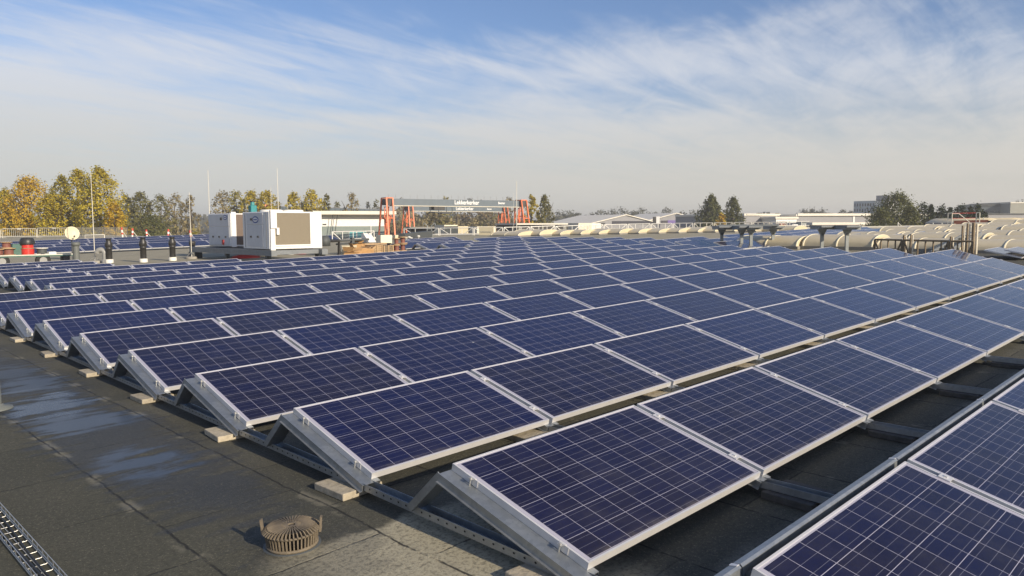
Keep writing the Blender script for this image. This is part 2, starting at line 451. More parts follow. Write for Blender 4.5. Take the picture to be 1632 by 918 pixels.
M = {
    'cells': cell_material(),
    'frame': mat('anodised_aluminium', (0.72, 0.71, 0.70), 0.36, 0.4, 0.05, 9),
    'backsheet': mat('panel_backsheet', (0.55, 0.55, 0.55), 0.7),
    'galv': galvanised(),
    'roof': roof_material(),
    'paver': mat('concrete_paver', (0.40, 0.35, 0.26), 0.9, 0, 0.25, 22, 0.5, rnd=0.12),
    'slabshade': mat('shaded_paver_concrete', (0.075, 0.072, 0.066), 0.9, 0, 0.25, 22, 0.4),  # paver concrete again, with the shade of the aisle put into its colour
    'cast': mat('weathered_plastic', (0.165, 0.135, 0.095), 0.8, 0, 0.28, 30, 0.3),
    'dark': mat('dark_void', (0.012, 0.012, 0.012), 0.8),
    'wire': mat('zinc_wire', (0.62, 0.61, 0.57), 0.35, 0.7),
    'cable': mat('black_cable', (0.02, 0.02, 0.021), 0.5),
    'greycable': mat('grey_cable', (0.24, 0.23, 0.22), 0.55),
    'white': mat('white_enamel', (0.80, 0.79, 0.76), 0.45, 0, 0.05, 3),
    'doorshade': mat('shaded_white_door', (0.60, 0.61, 0.62), 0.45, 0, 0.05, 3),  # white door paint greyed, so the colour carries the left side's shade
    'white2': mat('white_steel_paint', (0.78, 0.76, 0.70), 0.5, 0, 0.06, 5),
    'coil': mat('condenser_coil', (0.27, 0.235, 0.175), 0.75, 0.1, 0.12, 40),
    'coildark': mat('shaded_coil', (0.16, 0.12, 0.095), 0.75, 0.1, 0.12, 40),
    'steel': mat('grey_steel_beam', (0.20, 0.215, 0.225), 0.5, 0.2, 0.12, 6),
    'black': mat('black_pipe', (0.032, 0.031, 0.030), 0.42, 0, 0.2, 8),
    'greyp': mat('grey_pvc', (0.30, 0.30, 0.285), 0.4, 0, 0.08, 6),
    'post': mat('grey_pipe_cladding', (0.13, 0.14, 0.13), 0.55, 0, 0.1, 8),
    'blue': mat('blue_logo_paint', (0.05, 0.09, 0.30), 0.4),
    'red': mat('red_drum', (0.60, 0.045, 0.035), 0.32, 0, 0.1, 20),
    'brown': mat('brown_reel', (0.20, 0.075, 0.055), 0.6, 0, 0.2, 15),
    'wood': mat('raw_timber', (0.40, 0.275, 0.15), 0.8, 0, 0.2, 12),
    'card': mat('cardboard', (0.46, 0.27, 0.115), 0.85, 0, 0.15, 9),
    'greydk': mat('dark_grey_paint', (0.07, 0.078, 0.08), 0.6, 0, 0.1, 6),
    'green': mat('green_cart_paint', (0.055, 0.13, 0.105), 0.5, 0, 0.15, 8),
    'rubber': mat('tyre_rubber', (0.02, 0.02, 0.02), 0.8),
    'cream': mat('cream_dish', (0.62, 0.55, 0.38), 0.5, 0, 0.04, 6),
    'orange': mat('orange_crane_paint', (0.78, 0.20, 0.075), 0.5, 0, 0.15, 4),
    'girder': mat('blue_grey_girder', (0.115, 0.145, 0.17), 0.5, 0, 0.08, 1),
    'letters': mat('white_letters', (0.9, 0.9, 0.88), 0.5),
    'inkgrey': mat('grey_letters', (0.30, 0.30, 0.28), 0.6),
    'teal': mat('teal_machine', (0.03, 0.22, 0.23), 0.45),
    'wallwhite': mat('white_cladding', (0.82, 0.81, 0.77), 0.6, 0, 0.04, 1),
    'wallcream': mat('cream_fascia', (0.72, 0.66, 0.52), 0.6, 0, 0.05, 1),
    'wallteal': mat('grey_green_cladding', (0.20, 0.245, 0.23), 0.6, 0, 0.06, 1),
    'turq': mat('turquoise_glazing', (0.16, 0.42, 0.44), 0.2, 0, 0.05, 1),
    'wallgrey': mat('lilac_grey_cladding', (0.27, 0.27, 0.28), 0.6, 0, 0.05, 0.5),
    'roofpale': mat('pale_roof_sheet', (0.74, 0.70, 0.60), 0.6, 0, 0.06, 0.5),
    'navy': mat('navy_fascia', (0.025, 0.025, 0.04), 0.5),
    'purple': mat('purple_fascia', (0.15, 0.10, 0.32), 0.5),
    'office': mat('pale_blue_cladding', (0.42, 0.48, 0.50), 0.6, 0, 0.04, 0.5),
    'window': mat('dark_window', (0.06, 0.08, 0.10), 0.15, 0, 0.1, 1),
    'bldark': mat('dark_bay', (0.06, 0.058, 0.055), 0.7, 0, 0.2, 0.5),
    'beigewall': mat('beige_wall', (0.30, 0.30, 0.26), 0.7, 0, 0.05, 0.5),
    'glasswall': mat('grey_glass_wall', (0.12, 0.145, 0.155), 0.3, 0, 0.1, 0.5),
    'redpaint': mat('red_paint', (0.62, 0.06, 0.04), 0.5),
    'net': mat('rust_red_netting', (0.18, 0.065, 0.045), 0.85, 0, 0.3, 8),
    'poly': mat('cream_polycarbonate', (0.60, 0.52, 0.35), 0.42, 0, 0.05, 2.5, rnd=0.05),
    'polyend': mat('yellow_polycarbonate', (0.66, 0.52, 0.22), 0.5, 0, 0.06, 2),
    'rib': mat('cream_rib', (0.74, 0.67, 0.48), 0.4),
    'curb': mat('grey_upstand', (0.26, 0.245, 0.21), 0.8, 0, 0.15, 3),
    'tgrey': mat('grey_support_steel', (0.27, 0.29, 0.285), 0.5, 0.25, 0.1, 6),
    'brownshade': mat('brown_wood_shaded_tube', (0.22, 0.165, 0.10), 0.55, 0.15, 0.15, 10),  # crate brown; on the railing it paints shade on to white tube
    'bark': mat('bark', (0.085, 0.066, 0.045), 0.9, 0, 0.3, 3),
    'ground': mat('field_ground', (0.14, 0.125, 0.065), 0.95, 0, 0.4, 0.03),
    'concrete': mat('concrete_foot', (0.30, 0.28, 0.24), 0.9, 0, 0.2, 12),
    'whitebase': mat('white_collar', (0.72, 0.70, 0.62), 0.6),
    'gutter': mat('roof_edge_trim', (0.66, 0.63, 0.54), 0.6, 0, 0.08, 2),
    'plaster': mat('facade_wall', (0.35, 0.33, 0.29), 0.8, 0, 0.1, 0.4),
}

# ------------------------------------------------------------------ mesh building
class MB:
    def __init__(s):
        s.v, s.f, s.mi = [], [], []
        s.smooth = []
        s.mats = []
    def midx(s, m):
        if m not in s.mats:
            s.mats.append(m)
        return s.mats.index(m)
    def add(s, vs, fs, m, smooth=False):
        o = len(s.v)
        s.v += [tuple(p) for p in vs]
        k = s.midx(m)
        for f in fs:
            s.f.append(tuple(i + o for i in f)); s.mi.append(k); s.smooth.append(smooth)
        return s
    def box(s, x0, y0, z0, x1, y1, z1, m):
        vs = [(x0, y0, z0), (x1, y0, z0), (x1, y1, z0), (x0, y1, z0), (x0, y0, z1), (x1, y0, z1), (x1, y1, z1), (x0, y1, z1)]
        return s.add(vs, [(0, 3, 2, 1), (4, 5, 6, 7), (0, 1, 5, 4), (1, 2, 6, 5), (2, 3, 7, 6), (3, 0, 4, 7)], m)
    def beam(s, a, b, w, h, m, up=(0, 0, 1)):
        a, b, up = Vector(a), Vector(b), Vector(up)
        d = (b - a).normalized()
        sd = d.cross(up)
        if sd.length < 1e-4:
            sd = d.cross(Vector((1, 0, 0)))
        sd.normalize()
        u = sd.cross(d)
        vs = []
        for p in (a, b):
            for i, j in ((-1, -1), (1, -1), (1, 1), (-1, 1)):
                vs.append(p + sd * (w / 2 * i) + u * (h / 2 * j))
        return s.add(vs, [(0, 1, 2, 3), (7, 6, 5, 4), (0, 4, 5, 1), (1, 5, 6, 2), (2, 6, 7, 3), (3, 7, 4, 0)], m)
    def tube(s, pts, r, m, n=10, cap=True):
        pts = [Vector(p) for p in pts]
        rs = r if isinstance(r, (list, tuple)) else [r] * len(pts)
        rings = []
        ref = None
        for i, p in enumerate(pts):
            d = (pts[min(i + 1, len(pts) - 1)] - pts[max(i - 1, 0)]).normalized()
            if ref is None:
                ref = d.orthogonal().normalized()
            ref = (ref - d * ref.dot(d)).normalized()
            q = d.cross(ref)
            rings.append([p + (ref * math.cos(2 * math.pi * k / n) + q * math.sin(2 * math.pi * k / n)) * rs[i] for k in range(n)])
        vs = [v for rr in rings for v in rr]
        fs = []
        for i in range(len(pts) - 1):
            for k in range(n):
                a, b = i * n + k, i * n + (k + 1) % n
                fs.append((a, b, b + n, a + n))
        s.add(vs, fs, m, True)
        if cap:
            s.add(rings[0], [tuple(range(n))[::-1]], m)
            s.add(rings[-1], [tuple(range(n))], m)
        return s
    def lathe(s, prof, m, n=20, c=(0, 0, 0), smooth=True):
        c = Vector(c)
        vs, fs = [], []
        for r, z in prof:
            for k in range(n):
                a = 2 * math.pi * k / n
                vs.append(c + Vector((r * math.cos(a), r * math.sin(a), z)))
        for i in range(len(prof) - 1):
            for k in range(n):
                a, b = i * n + k, i * n + (k + 1) % n
                fs.append((a, b, b + n, a + n))
        return s.add(vs, fs, m, smooth)
    def prism(s, poly, x0, x1, m):
        """polygon in (y, z) pushed along x"""
        n = len(poly)
        vs = [(x0, y, z) for y, z in poly] + [(x1, y, z) for y, z in poly]
        fs = [tuple(range(n))[::-1], tuple(range(n, 2 * n))]
        for i in range(n):
            j = (i + 1) % n
            fs.append((i, j, j + n, i + n))
        return s.add(vs, fs, m)
    def mesh(s, name):
        me = bpy.data.meshes.new(name)
        me.from_pydata(s.v, [], s.f)
        for m in s.mats:
            me.materials.append(m)
        me.polygons.foreach_set('material_index', s.mi)
        me.polygons.foreach_set('use_smooth', s.smooth)
        me.update()
        return me
    def build(s, name, parent=None, fix=True, bevel=0.0):
        me = s.mesh(name)
        if fix or bevel:
            bm = bmesh.new(); bm.from_mesh(me)
            if fix:
                bmesh.ops.recalc_face_normals(bm, faces=bm.faces)
            if bevel:
                es = [e for e in bm.edges if len(e.link_faces) == 2 and e.calc_face_angle(0) > 0.6]
                bmesh.ops.bevel(bm, geom=es, offset=bevel, segments=1, affect='EDGES')
            bm.to_mesh(me); bm.free()
        o = bpy.data.objects.new(name, me)
        COL.objects.link(o)
        if parent:
            o.parent = parent
        return o

def tag(o, label=None, cat=None, group=None, kind=None):
    if label: o['label'] = label
    if cat: o['category'] = cat
    if group: o['group'] = group
    if kind: o['kind'] = kind
    return o

def thing(name, label, cat, loc=None, rz=0.0, group=None, mw=None):
    o = bpy.data.objects.new(name, None)
    o.empty_display_size = 0.2
    COL.objects.link(o)
    if mw is not None:
        o.matrix_world = mw
    elif loc is not None:
        o.location = loc
        o.rotation_euler = (0, 0, rz)
    return tag(o, label, cat, group)

def copy_thing(src, label, loc=None, rz=None, mw=None, scale=None, group=None):
    r = src.copy(); COL.objects.link(r)
    if mw is not None:
        r.matrix_world = mw
    if loc is not None:
        r.location = loc
    if rz is not None:
        r.rotation_euler = (0, 0, rz)
    if scale is not None:
        r.scale = scale
    r['label'] = label
    if group:
        r['group'] = group
    for ch in list(src.children):
        c = ch.copy(); COL.objects.link(c); c.parent = r
        for gch in list(ch.children):
            d = gch.copy(); COL.objects.link(d); d.parent = c
    return r

ORD = ['zeroth', 'first', 'second', 'third', 'fourth', 'fifth', 'sixth', 'seventh', 'eighth', 'ninth', 'tenth', 'eleventh', 'twelfth',
       'thirteenth', 'fourteenth', 'fifteenth', 'sixteenth', 'seventeenth', 'eighteenth', 'nineteenth', 'twentieth', 'twenty-first', 'twenty-second']

# ------------------------------------------------------------------ ground and the roof we stand on
gm = MB()
gm.add([(-3000, -3000, GROUND), (3000, -3000, GROUND), (3000, 3000, GROUND), (-3000, 3000, GROUND)], [(0, 1, 2, 3)], M['ground'])
tag(gm.build('ground', fix=False), kind='structure')

edge_px = [(-420, 384), (-200, 381), (0, 377.6), (120, 376.8), (206, 377.0), (262, 380.4), (336, 385.6), (420, 385.5), (520, 385.5), (640, 376.8), (700, 374.6), (850, 372.8), (930, 369.2), (1000, 366.9),
           (1100, 365.4), (1260, 364.4), (1400, 362.5), (1500, 361), (1640, 359), (1900, 352)]
outline = [TI @ roofpt(*p) for p in edge_px]
outline = [(p.x, p.y) for p in outline] + [(60, -40), (-2.6, -40), (-2.6, outline[0].__class__ and (TI @ roofpt(*edge_px[0])).y)] if False else \
          [((TI @ roofpt(*p)).x, (TI @ roofpt(*p)).y) for p in edge_px] + [(75, -40), (-9, -40), (-9, 100)]
rb = MB()
n = len(outline)
rb.add([(x, y, ZR) for x, y in outline], [tuple(range(n))[::-1]], M['roof'])
roof = rb.build('roof')
roof.data.polygons[0].use_smooth = False
roof.matrix_world = T
tag(roof, kind='structure')
bm = bmesh.new(); bm.from_mesh(roof.data)
if bm.faces[:][0].normal.z < 0:
    bmesh.ops.reverse_faces(bm, faces=bm.faces[:])
bmesh.ops.triangulate(bm, faces=bm.faces[:])
bm.to_mesh(roof.data); bm.free()
wb = MB()
for i in range(n):
    j = (i + 1) % n
    a, b = outline[i], outline[j]
    wb.add([(a[0], a[1], ZR - 0.006), (b[0], b[1], ZR - 0.006), (b[0], b[1], ZR - 7.2), (a[0], a[1], ZR - 7.2)], [(0, 1, 2, 3)], M['plaster'])
hall = wb.build('facade'); hall.matrix_world = T
tag(hall, kind='structure')
eb = MB()
for i in range(len(edge_px) - 1):
    a = Vector((*outline[i], ZR)); b = Vector((*outline[i + 1], ZR))
    eb.beam(a + Vector((0, 0, 0.05)), b + Vector((0, 0, 0.05)), 0.25, 0.10, M['gutter'])
eo = eb.build('roof_edge'); eo.matrix_world = T
tag(eo, kind='structure')

# ------------------------------------------------------------------ the solar field
TILT = R(15.25)
W = 1.695                           # panel spacing along the row
PITCHY = 1.7543 * SCL
SKX, SKZ = 0.0333 * SCL, -0.0021 * SCL
GAP = W - PW

fb = MB()
lip, dep = 0.011, 0.04
def ring(mb, z0, z1, m):
    for (x0, y0, x1, y1) in ((0, 0, PW, lip), (0, PL - lip, PW, PL), (0, lip, lip, PL - lip), (PW - lip, lip, PW, PL - lip)):
        mb.box(x0, y0, z0, x1, y1, z1, m)
ring(fb, -dep, 0.0, M['frame'])
cells = MB()
cells.box(lip - 0.002, lip - 0.002, -0.010, PW - lip + 0.002, PL - lip + 0.002, -0.0035, M['cells'])
panel_src = thing('solar_panel', '', 'solar panel')
frame_o = fb.build('frame', panel_src)
cell_o = cells.build('cell_sheet', panel_src)

def panel_matrix(k, s, dx=0.0, dz=0.0, y=None):
    x = s * W + SKX * k + GAP / 2 + dx
    yy = (k * PITCHY if y is None else y) - PL * math.cos(TILT)
    z = SKZ * k - PL * math.sin(TILT) + dz
    return T @ Matrix.Translation((x, yy, z)) @ Matrix.Rotation(TILT, 4, 'X')

panel_used = [False]
def place_panel(label, group, mw):
    if not panel_used[0]:
        panel_used[0] = True
        panel_src.matrix_world = mw
        panel_src['label'] = label; panel_src['group'] = group
        return panel_src
    return copy_thing(panel_src, label, mw=mw, group=group)

# bracket under every joint: a sloping channel with a strut at the back and clamps on top
br_src = thing('mounting_bracket', '', 'mounting bracket')
ct, st = math.cos(TILT), math.sin(TILT)
def sl(y, n, x=0.0):                # slope coordinates (y up the slope from the low edge, n above the panel top)
    return (x, (y - PL) * ct - n * st, (y - PL) * st + n * ct)
def hat(mb, x0, x1, y0, y1, n0, n1, m):
    vs = [sl(y, q, x) for y in (y0, y1) for x, q in ((x0, n0), (x1, n0), (x1, n1), (x0, n1))]
    mb.add(vs, [(0, 1, 2, 3), (7, 6, 5, 4), (0, 4, 5, 1), (1, 5, 6, 2), (2, 6, 7, 3), (3, 7, 4, 0)], m)
beam_b = MB()
hat(beam_b, -0.062, 0.062, -0.035, PL + 0.004, -dep - 0.005, -dep - 0.001, M['galv'])      # top plate
hat(beam_b, -0.066, -0.062, -0.035, PL + 0.004, -dep - 0.048, -dep - 0.001, M['galv'])     # outer flange
hat(beam_b, 0.062, 0.066, -0.035, PL + 0.004, -dep - 0.048, -dep - 0.001, M['galv'])
hat(beam_b, -0.082, -0.066, -0.035, PL + 0.004, -dep - 0.048, -dep - 0.045, M['galv'])
beam_b.build('sloped_beam', br_src)
strut_b = MB()
ta = Vector(sl(PL, -dep - 0.01)); tb = Vector((0, 0.30, ZR + 0.085))
for x in (-0.060, 0.060):
    strut_b.beam(ta + Vector((x, 0, 0)), tb + Vector((x, 0, 0)), 0.004, 0.045, M['galv'], up=(0, 1, 0.6))
strut_b.beam(ta + Vector((0, -0.018, -0.012)), tb + Vector((0, -0.018, -0.012)), 0.116, 0.004, M['galv'], up=(0, 1, 0.6))
strut_b.build('rear_strut', br_src)
for yy in (0.20, 0.80):
    cb = MB()
    hat(cb, -GAP / 2 - 0.012, GAP / 2 + 0.012, yy * PL - 0.03, yy * PL + 0.03, 0.001, 0.005, M['frame'])
    hat(cb, -0.008, 0.008, yy * PL - 0.008, yy * PL + 0.008, -dep, 0.012, M['frame'])
    cb.build('clamp', br_src)
# an end bracket: clamps that hook on to one frame only
end_src = thing('end_bracket', '', 'mounting bracket')
for ch in list(br_src.children):
    if ch.name.split('.')[0] != 'clamp':
        c = ch.copy(); COL.objects.link(c); c.parent = end_src
for yy in (0.17, 0.83):
    cb = MB()
    xg = GAP / 2
    hat(cb, xg - 0.004, xg - 0.001, yy * PL - 0.045, yy * PL + 0.020, -0.034, 0.004, M['frame'])     # plate against the frame
    hat(cb, xg - 0.004, xg + 0.010, yy * PL - 0.020, yy * PL + 0.020, 0.001, 0.004, M['frame'])      # lip over it
    hat(cb, xg - 0.024, xg - 0.004, yy * PL - 0.014, yy * PL + 0.014, 0.000, 0.003, M['wire'])
    hat(cb, xg - 0.018, xg - 0.012, yy * PL - 0.003, yy * PL + 0.003, -dep, 0.010, M['wire'])        # bolt
    hat(cb, xg - 0.021, xg - 0.009, yy * PL - 0.006, yy * PL + 0.006, 0.003, 0.008, M['wire'])
    cb.build('clamp', end_src)
low_src = thing('low_bracket', '', 'mounting bracket')
for ch in list(br_src.children):
    if ch.name.split('.')[0] != 'rear_strut':
        c = ch.copy(); COL.objects.link(c); c.parent = low_src
used = {}
def place_bracket(src, label, k, s):
    mw = T @ Matrix.Translation((s * W + SKX * k, k * PITCHY, SKZ * k))
    g_ = 'brackets under the joints of the panels'
    if src.name not in used:
        used[src.name] = True
        src.matrix_world = mw; src['label'] = label; src['group'] = g_
        return src
    return copy_thing(src, label, mw=mw, group=g_)

# rows of the main field: k -> list of (first, last+1) panel index, leftmost visible first
rows = {-1: [(0, 4)], 0: [(0, 9)], 1: [(0, 11)]}
first_seen = {2: 0, 3: 0, 4: 0, 5: 0, 6: 0, 7: 0, 8: 0, 9: 1, 10: 1, 11: 1, 12: 1, 13: 1, 14: 1, 15: 1}
for k in range(2, 12):
    rows[k] = [(first_seen[k], 13)]
rows[12] = [(1, 5), (11, 13)]
rows[13] = [(1, 3), (11, 13)]
rows[14] = [(1, 3), (11, 13)]
rows[15] = [(1, 3), (11, 13)]
rows[16] = [(12, 14)]
rows[17] = [(13, 15)]
def row_phrase(k, seg):
    if 12 <= k <= 15:
        return 'the %s row, %s' % (ORD[k + 2], 'beside the white units' if seg == 0 else 'beyond the cable reels')
    return 'the %s row from the camera' % ORD[k + 2]
for k in sorted(rows):
    for seg, (a, b) in enumerate(rows[k]):
        for s in range(a, b):
            if k <= 1:
                lab = 'solar panel, %s from the left end of %s' % (ORD[s + 1], row_phrase(k, seg))
            else:
                lab = 'solar panel, %s from the right end of %s' % (ORD[b - s], row_phrase(k, seg))
            place_panel(lab, 'solar panels of the main field', panel_matrix(k, s))
        for s in range(a, b + 1):
            if k <= 1:
                if s == 0:
                    lab = 'bracket carrying the left end of %s' % row_phrase(k, seg)
                else:
                    lab = 'bracket under the %s joint from the left in %s' % (ORD[s], row_phrase(k, seg))
            elif s == b:
                lab = 'bracket at the right end of %s' % row_phrase(k, seg)
            elif s == a and (a == 0 or seg == 1):
                lab = 'bracket carrying the left end of %s' % row_phrase(k, seg)
            else:
                lab = 'bracket at the %s joint from the right in %s' % (ORD[b - s], row_phrase(k, seg))
            if k > 7 and s not in (a, b) and s % 1:
                continue
            place_bracket(end_src if s == 0 else (low_src if k == -1 else br_src), lab, k, s)
# short rows behind the gap at the right ends
for k in range(7, 16):
    lim = {7: 17, 8: 17, 9: 17, 10: 16, 11: 16, 12: 16, 13: 16, 14: 16, 15: 16}[k]
    for s in range(14, lim):
        place_panel('solar panel, %s from the right in the %s nearest short row beyond the gap' % (ORD[lim - s], ORD[k - 6]),
                    'solar panels of the short rows beyond the gap', panel_matrix(k, s))
# third patch, seen between the grey posts and over the cream rooflights
for i, k in enumerate((5, 6, 7, 8, 9)):
    a, b = {5: (19, 27), 6: (18, 27), 7: (18, 27), 8: (18, 26), 9: (18, 25)}[k]
    for s in range(a, b):
        place_panel('solar panel, %s from the right in the %s row behind the grey posts' % (ORD[b - s], ORD[i + 1]),
                    'solar panels of the patch behind the grey posts', panel_matrix(k, s))
# far left field beyond the black chimneys
for i, (y, a, b) in enumerate(((41.6, 1, 12), (46.4, 1, 12), (51.8, 1, 13), (58.0, 1, 12))):
    for s in range(a, b):
        place_panel('solar panel, %s from the right in the %s row beyond the black chimneys' % (ORD[b - s], ORD[i + 1]),
                    'solar panels of the field beyond the chimneys', panel_matrix(0, s + 0.35, 4.0, 0.0, y))

# rails lying across the rows, and the paving slabs that hold them down
rail_src = None
for s in range(0, 6):
    rbm = MB()
    y0, y1 = -PITCHY - PL - 0.25, (15.4 * PITCHY if s == 0 else 3 * PITCHY)
    zt = -0.302
    lx = -0.035
    def rx(y): return SKX * y / PITCHY + s * W
    def zz(y): return SKZ * y / PITCHY
    segs = [(y0, (y0 + y1) / 2), ((y0 + y1) / 2, y1)]
    for x0, w_, h0, h1 in ((-0.037, 0.003, -0.044, 0.0), (0.034, 0.003, -0.044, 0.0)):
        vs = []
        for y in (y0, y1):
            for x, z in ((x0, h0), (x0 + w_, h0), (x0 + w_, h1), (x0, h1)):
                vs.append((rx(y) + x, y, zt + zz(y) + z))
        rbm.add(vs, [(0, 1, 2, 3), (7, 6, 5, 4), (0, 4, 5, 1), (1, 5, 6, 2), (2, 6, 7, 3), (3, 7, 4, 0)], M['galv'])
    vs = []
    for y in (y0, y1):
        for x, z in ((-0.034, -0.044), (0.034, -0.044), (0.034, -0.041), (-0.034, -0.041)):
            vs.append((rx(y) + x, y, zt + zz(y) + z))
    rbm.add(vs, [(0, 1, 2, 3), (7, 6, 5, 4), (0, 4, 5, 1), (1, 5, 6, 2), (2, 6, 7, 3), (3, 7, 4, 0)], M['galv'])
    if s == 0:                      # punched holes along the outer flange
        yv = -PITCHY - 1.0
        while yv < 4 * PITCHY:
            x = rx(yv) - 0.0385
            rbm.add([(x, yv + 0.008 * math.cos(t), zt + zz(yv) - 0.019 + 0.006 * math.sin(t)) for t in [j * math.pi / 4 for j in range(8)]],
                    [tuple(range(8))], M['dark'])
            yv += 0.075
    ro = rbm.build('base_rail'); ro.matrix_world = T
    tag(ro, ('galvanised perforated rail along the left ends of the panel rows' if s == 0 else
             'galvanised rail crossing under the %s joint of the two nearest rows' % ORD[s]), 'rail', 'rails under the panels')

paver_mesh = None
_pd = []
def paver_shaded(me):
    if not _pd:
        d = me.copy(); d.materials.clear(); d.materials.append(M['slabshade']); _pd.append(d)
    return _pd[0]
def place_paver(x, y, label, rz=0.0, dark=False):
    global paver_mesh
    if paver_mesh is None:
        pb = MB(); pb.box(-0.13, -0.17, 0, 0.17, 0.15, 0.046, M['paver'])
        pv = pb.build('paving_slab', bevel=0.004); paver_mesh = pv
    else:
        pv = paver_mesh.copy(); COL.objects.link(pv)
    pv.matrix_world = T @ Matrix.Translation((x, y, ZR + 0.001)) @ Matrix.Rotation(rz, 4, 'Z')
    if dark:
        pv.data = paver_shaded(pv.data)
    return tag(pv, label, 'paving slab', 'paving slabs weighing down the rails')
for k in range(-1, 9):
    y = k * PITCHY - PL * ct + 0.20
    x = SKX * k - 0.055
    place_paver(x, y, 'beige concrete slab under the left rail end of the %s row from the camera' % ORD[k + 2], R(random.uniform(-6, 6)))
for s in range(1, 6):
    place_paver(s * W + 0.02, -PL * ct - 0.20, 'concrete slab darkened to aisle shade under the %s cross rail' % ORD[s], R(random.uniform(-4, 4)), True)
for s in range(1, 8):
    place_paver(s * W - 0.14, PITCHY - PL * ct + 0.06, 'pale concrete slab below the second row gap at joint number %s' % ORD[s] if False else
                'pale concrete slab peeping out under the third row at its %s joint from the left' % ORD[s], R(random.uniform(-4, 4)))

for k in (0, 1, 2):
    for s in range(1, 7 - k):
        lb = MB()
        x = s * W + SKX * k
        y = k * PITCHY
        for q_ in range(2):
            pts = [(x + 0.05 + 0.03 * q_, y + 0.02, -0.20), (x + 0.10 + 0.05 * q_, y + 0.12, -0.33), (x + 0.02, y + 0.26 + 0.05 * q_, -0.275), (x - 0.05 - 0.04 * q_, y + 0.44, -0.30), (x + 0.08, y + 0.62, -0.315)]
            lb.tube(pts, 0.006, M['cable'], 6)
        lb.tube([(x + 0.03, y + 0.36, -0.285), (x - 0.05, y + 0.48, -0.285)], 0.013, M['cable'], 8)
        lo = lb.build('connector_lead'); lo.matrix_world = T
        tag(lo, 'black connector leads looping over the %s cross rail behind the %s row from the camera' % (ORD[s], ORD[k + 2]), 'cable', 'connector leads at the rails')

# wind deflector along the back of the nearest row
for i in range(-1, 4):
    db = MB()
    x0 = i * W + 0.004; x1 = (i + 1) * W - 0.004
    yb, zb = -PITCHY, 0.0
    prof = [(0.050, -0.110), (0.052, -0.016), (0.062, -0.008), (0.092, -0.014), (0.150, -0.34), (0.146, -0.34), (0.089, -0.018), (0.062, -0.012), (0.056, -0.018), (0.054, -0.110)]
    if i == -1:
        x0 = -0.30
    db.prism([(y + yb, z + zb) for y, z in prof], x0, x1, M['galv'])
    db.beam((x1 - 0.012, yb + 0.060, -0.0065), (x1 - 0.012, yb + 0.093, -0.0125), 0.02, 0.003, M['frame'])
    do = db.build('wind_deflector'); do.matrix_world = T
    tag(do, 'galvanised wind deflector behind the nearest row, %s sheet from the left' % ORD[i + 2], 'deflector', 'wind deflector sheets')

# ------------------------------------------------------------------ near things on the roof
def on_roof(px, py, rz=0.0, h=0.0):
    p = TI @ roofpt(px, py, h)
    return T @ Matrix.Translation(p) @ Matrix.Rotation(rz, 4, 'Z')

dr = thing('roof_drain_cover', 'round dusty brown leaf guard on the bare roof with radial slots', 'drain cover', mw=on_roof(466, 867))
b_ = MB()
b_.lathe([(0.112, 0.001), (0.15, 0.003), (0.152, 0.0)], M['greydk'], 28)
b_.lathe([(0.118, 0.002), (0.138, 0.004), (0.138, 0.016), (0.128, 0.018), (0.118, 0.014)], M['cast'], 36)
b_.build('base_ring', dr)
b_ = MB(); b_.lathe([(0.0, 0.006), (0.112, 0.006), (0.112, 0.086), (0.0, 0.086)], M['dark'], 24); b_.build('dark_opening', dr)
b_ = MB()
for i in range(44):
    a = 2 * math.pi * i / 44
    c_, s_ = math.cos(a), math.sin(a)
    b_.beam((0.127 * c_, 0.127 * s_, 0.016), (0.135 * c_, 0.135 * s_, 0.080), 0.007, 0.014, M['cast'], up=(c_, s_, 0))
b_.build('slotted_wall', dr)
b_ = MB()
b_.lathe([(0.128, 0.078), (0.146, 0.078), (0.146, 0.086), (0.128, 0.086), (0.128, 0.078)], M['cast'], 40)
for r0, r1 in ((0.094, 0.102), (0.052, 0.060)):
    b_.lathe([(r0, 0.093), (r1, 0.093), (r1, 0.101), (r0, 0.101), (r0, 0.093)], M['cast'], 36)
for i in range(44):
    a = 2 * math.pi * i / 44
    c_, s_ = math.cos(a), math.sin(a)
    r0 = 0.02 if i % 2 == 0 else 0.055
    b_.beam((r0 * c_, r0 * s_, 0.100), (0.126 * c_, 0.126 * s_, 0.099), 0.0062, 0.020, M['cast'])
    b_.beam((0.126 * c_, 0.126 * s_, 0.099), (0.149 * c_, 0.149 * s_, 0.082), 0.0062, 0.018, M['cast'])
b_.lathe([(0.0, 0.104), (0.018, 0.103), (0.022, 0.092)], M['cast'], 16)
b_.build('grate', dr)
for a in (R(140), R(-38)):
    b_ = MB(); c_, s_ = math.cos(a), math.sin(a)
    b_.beam((0.150 * c_, 0.150 * s_, 0.062), (0.158 * c_, 0.158 * s_, 0.146), 0.026, 0.010, M['cast'], up=(c_, s_, 0))
    b_.beam((0.140 * c_, 0.140 * s_, 0.084), (0.158 * c_, 0.158 * s_, 0.084), 0.03, 0.012, M['cast'])
    b_.build('lug', dr)

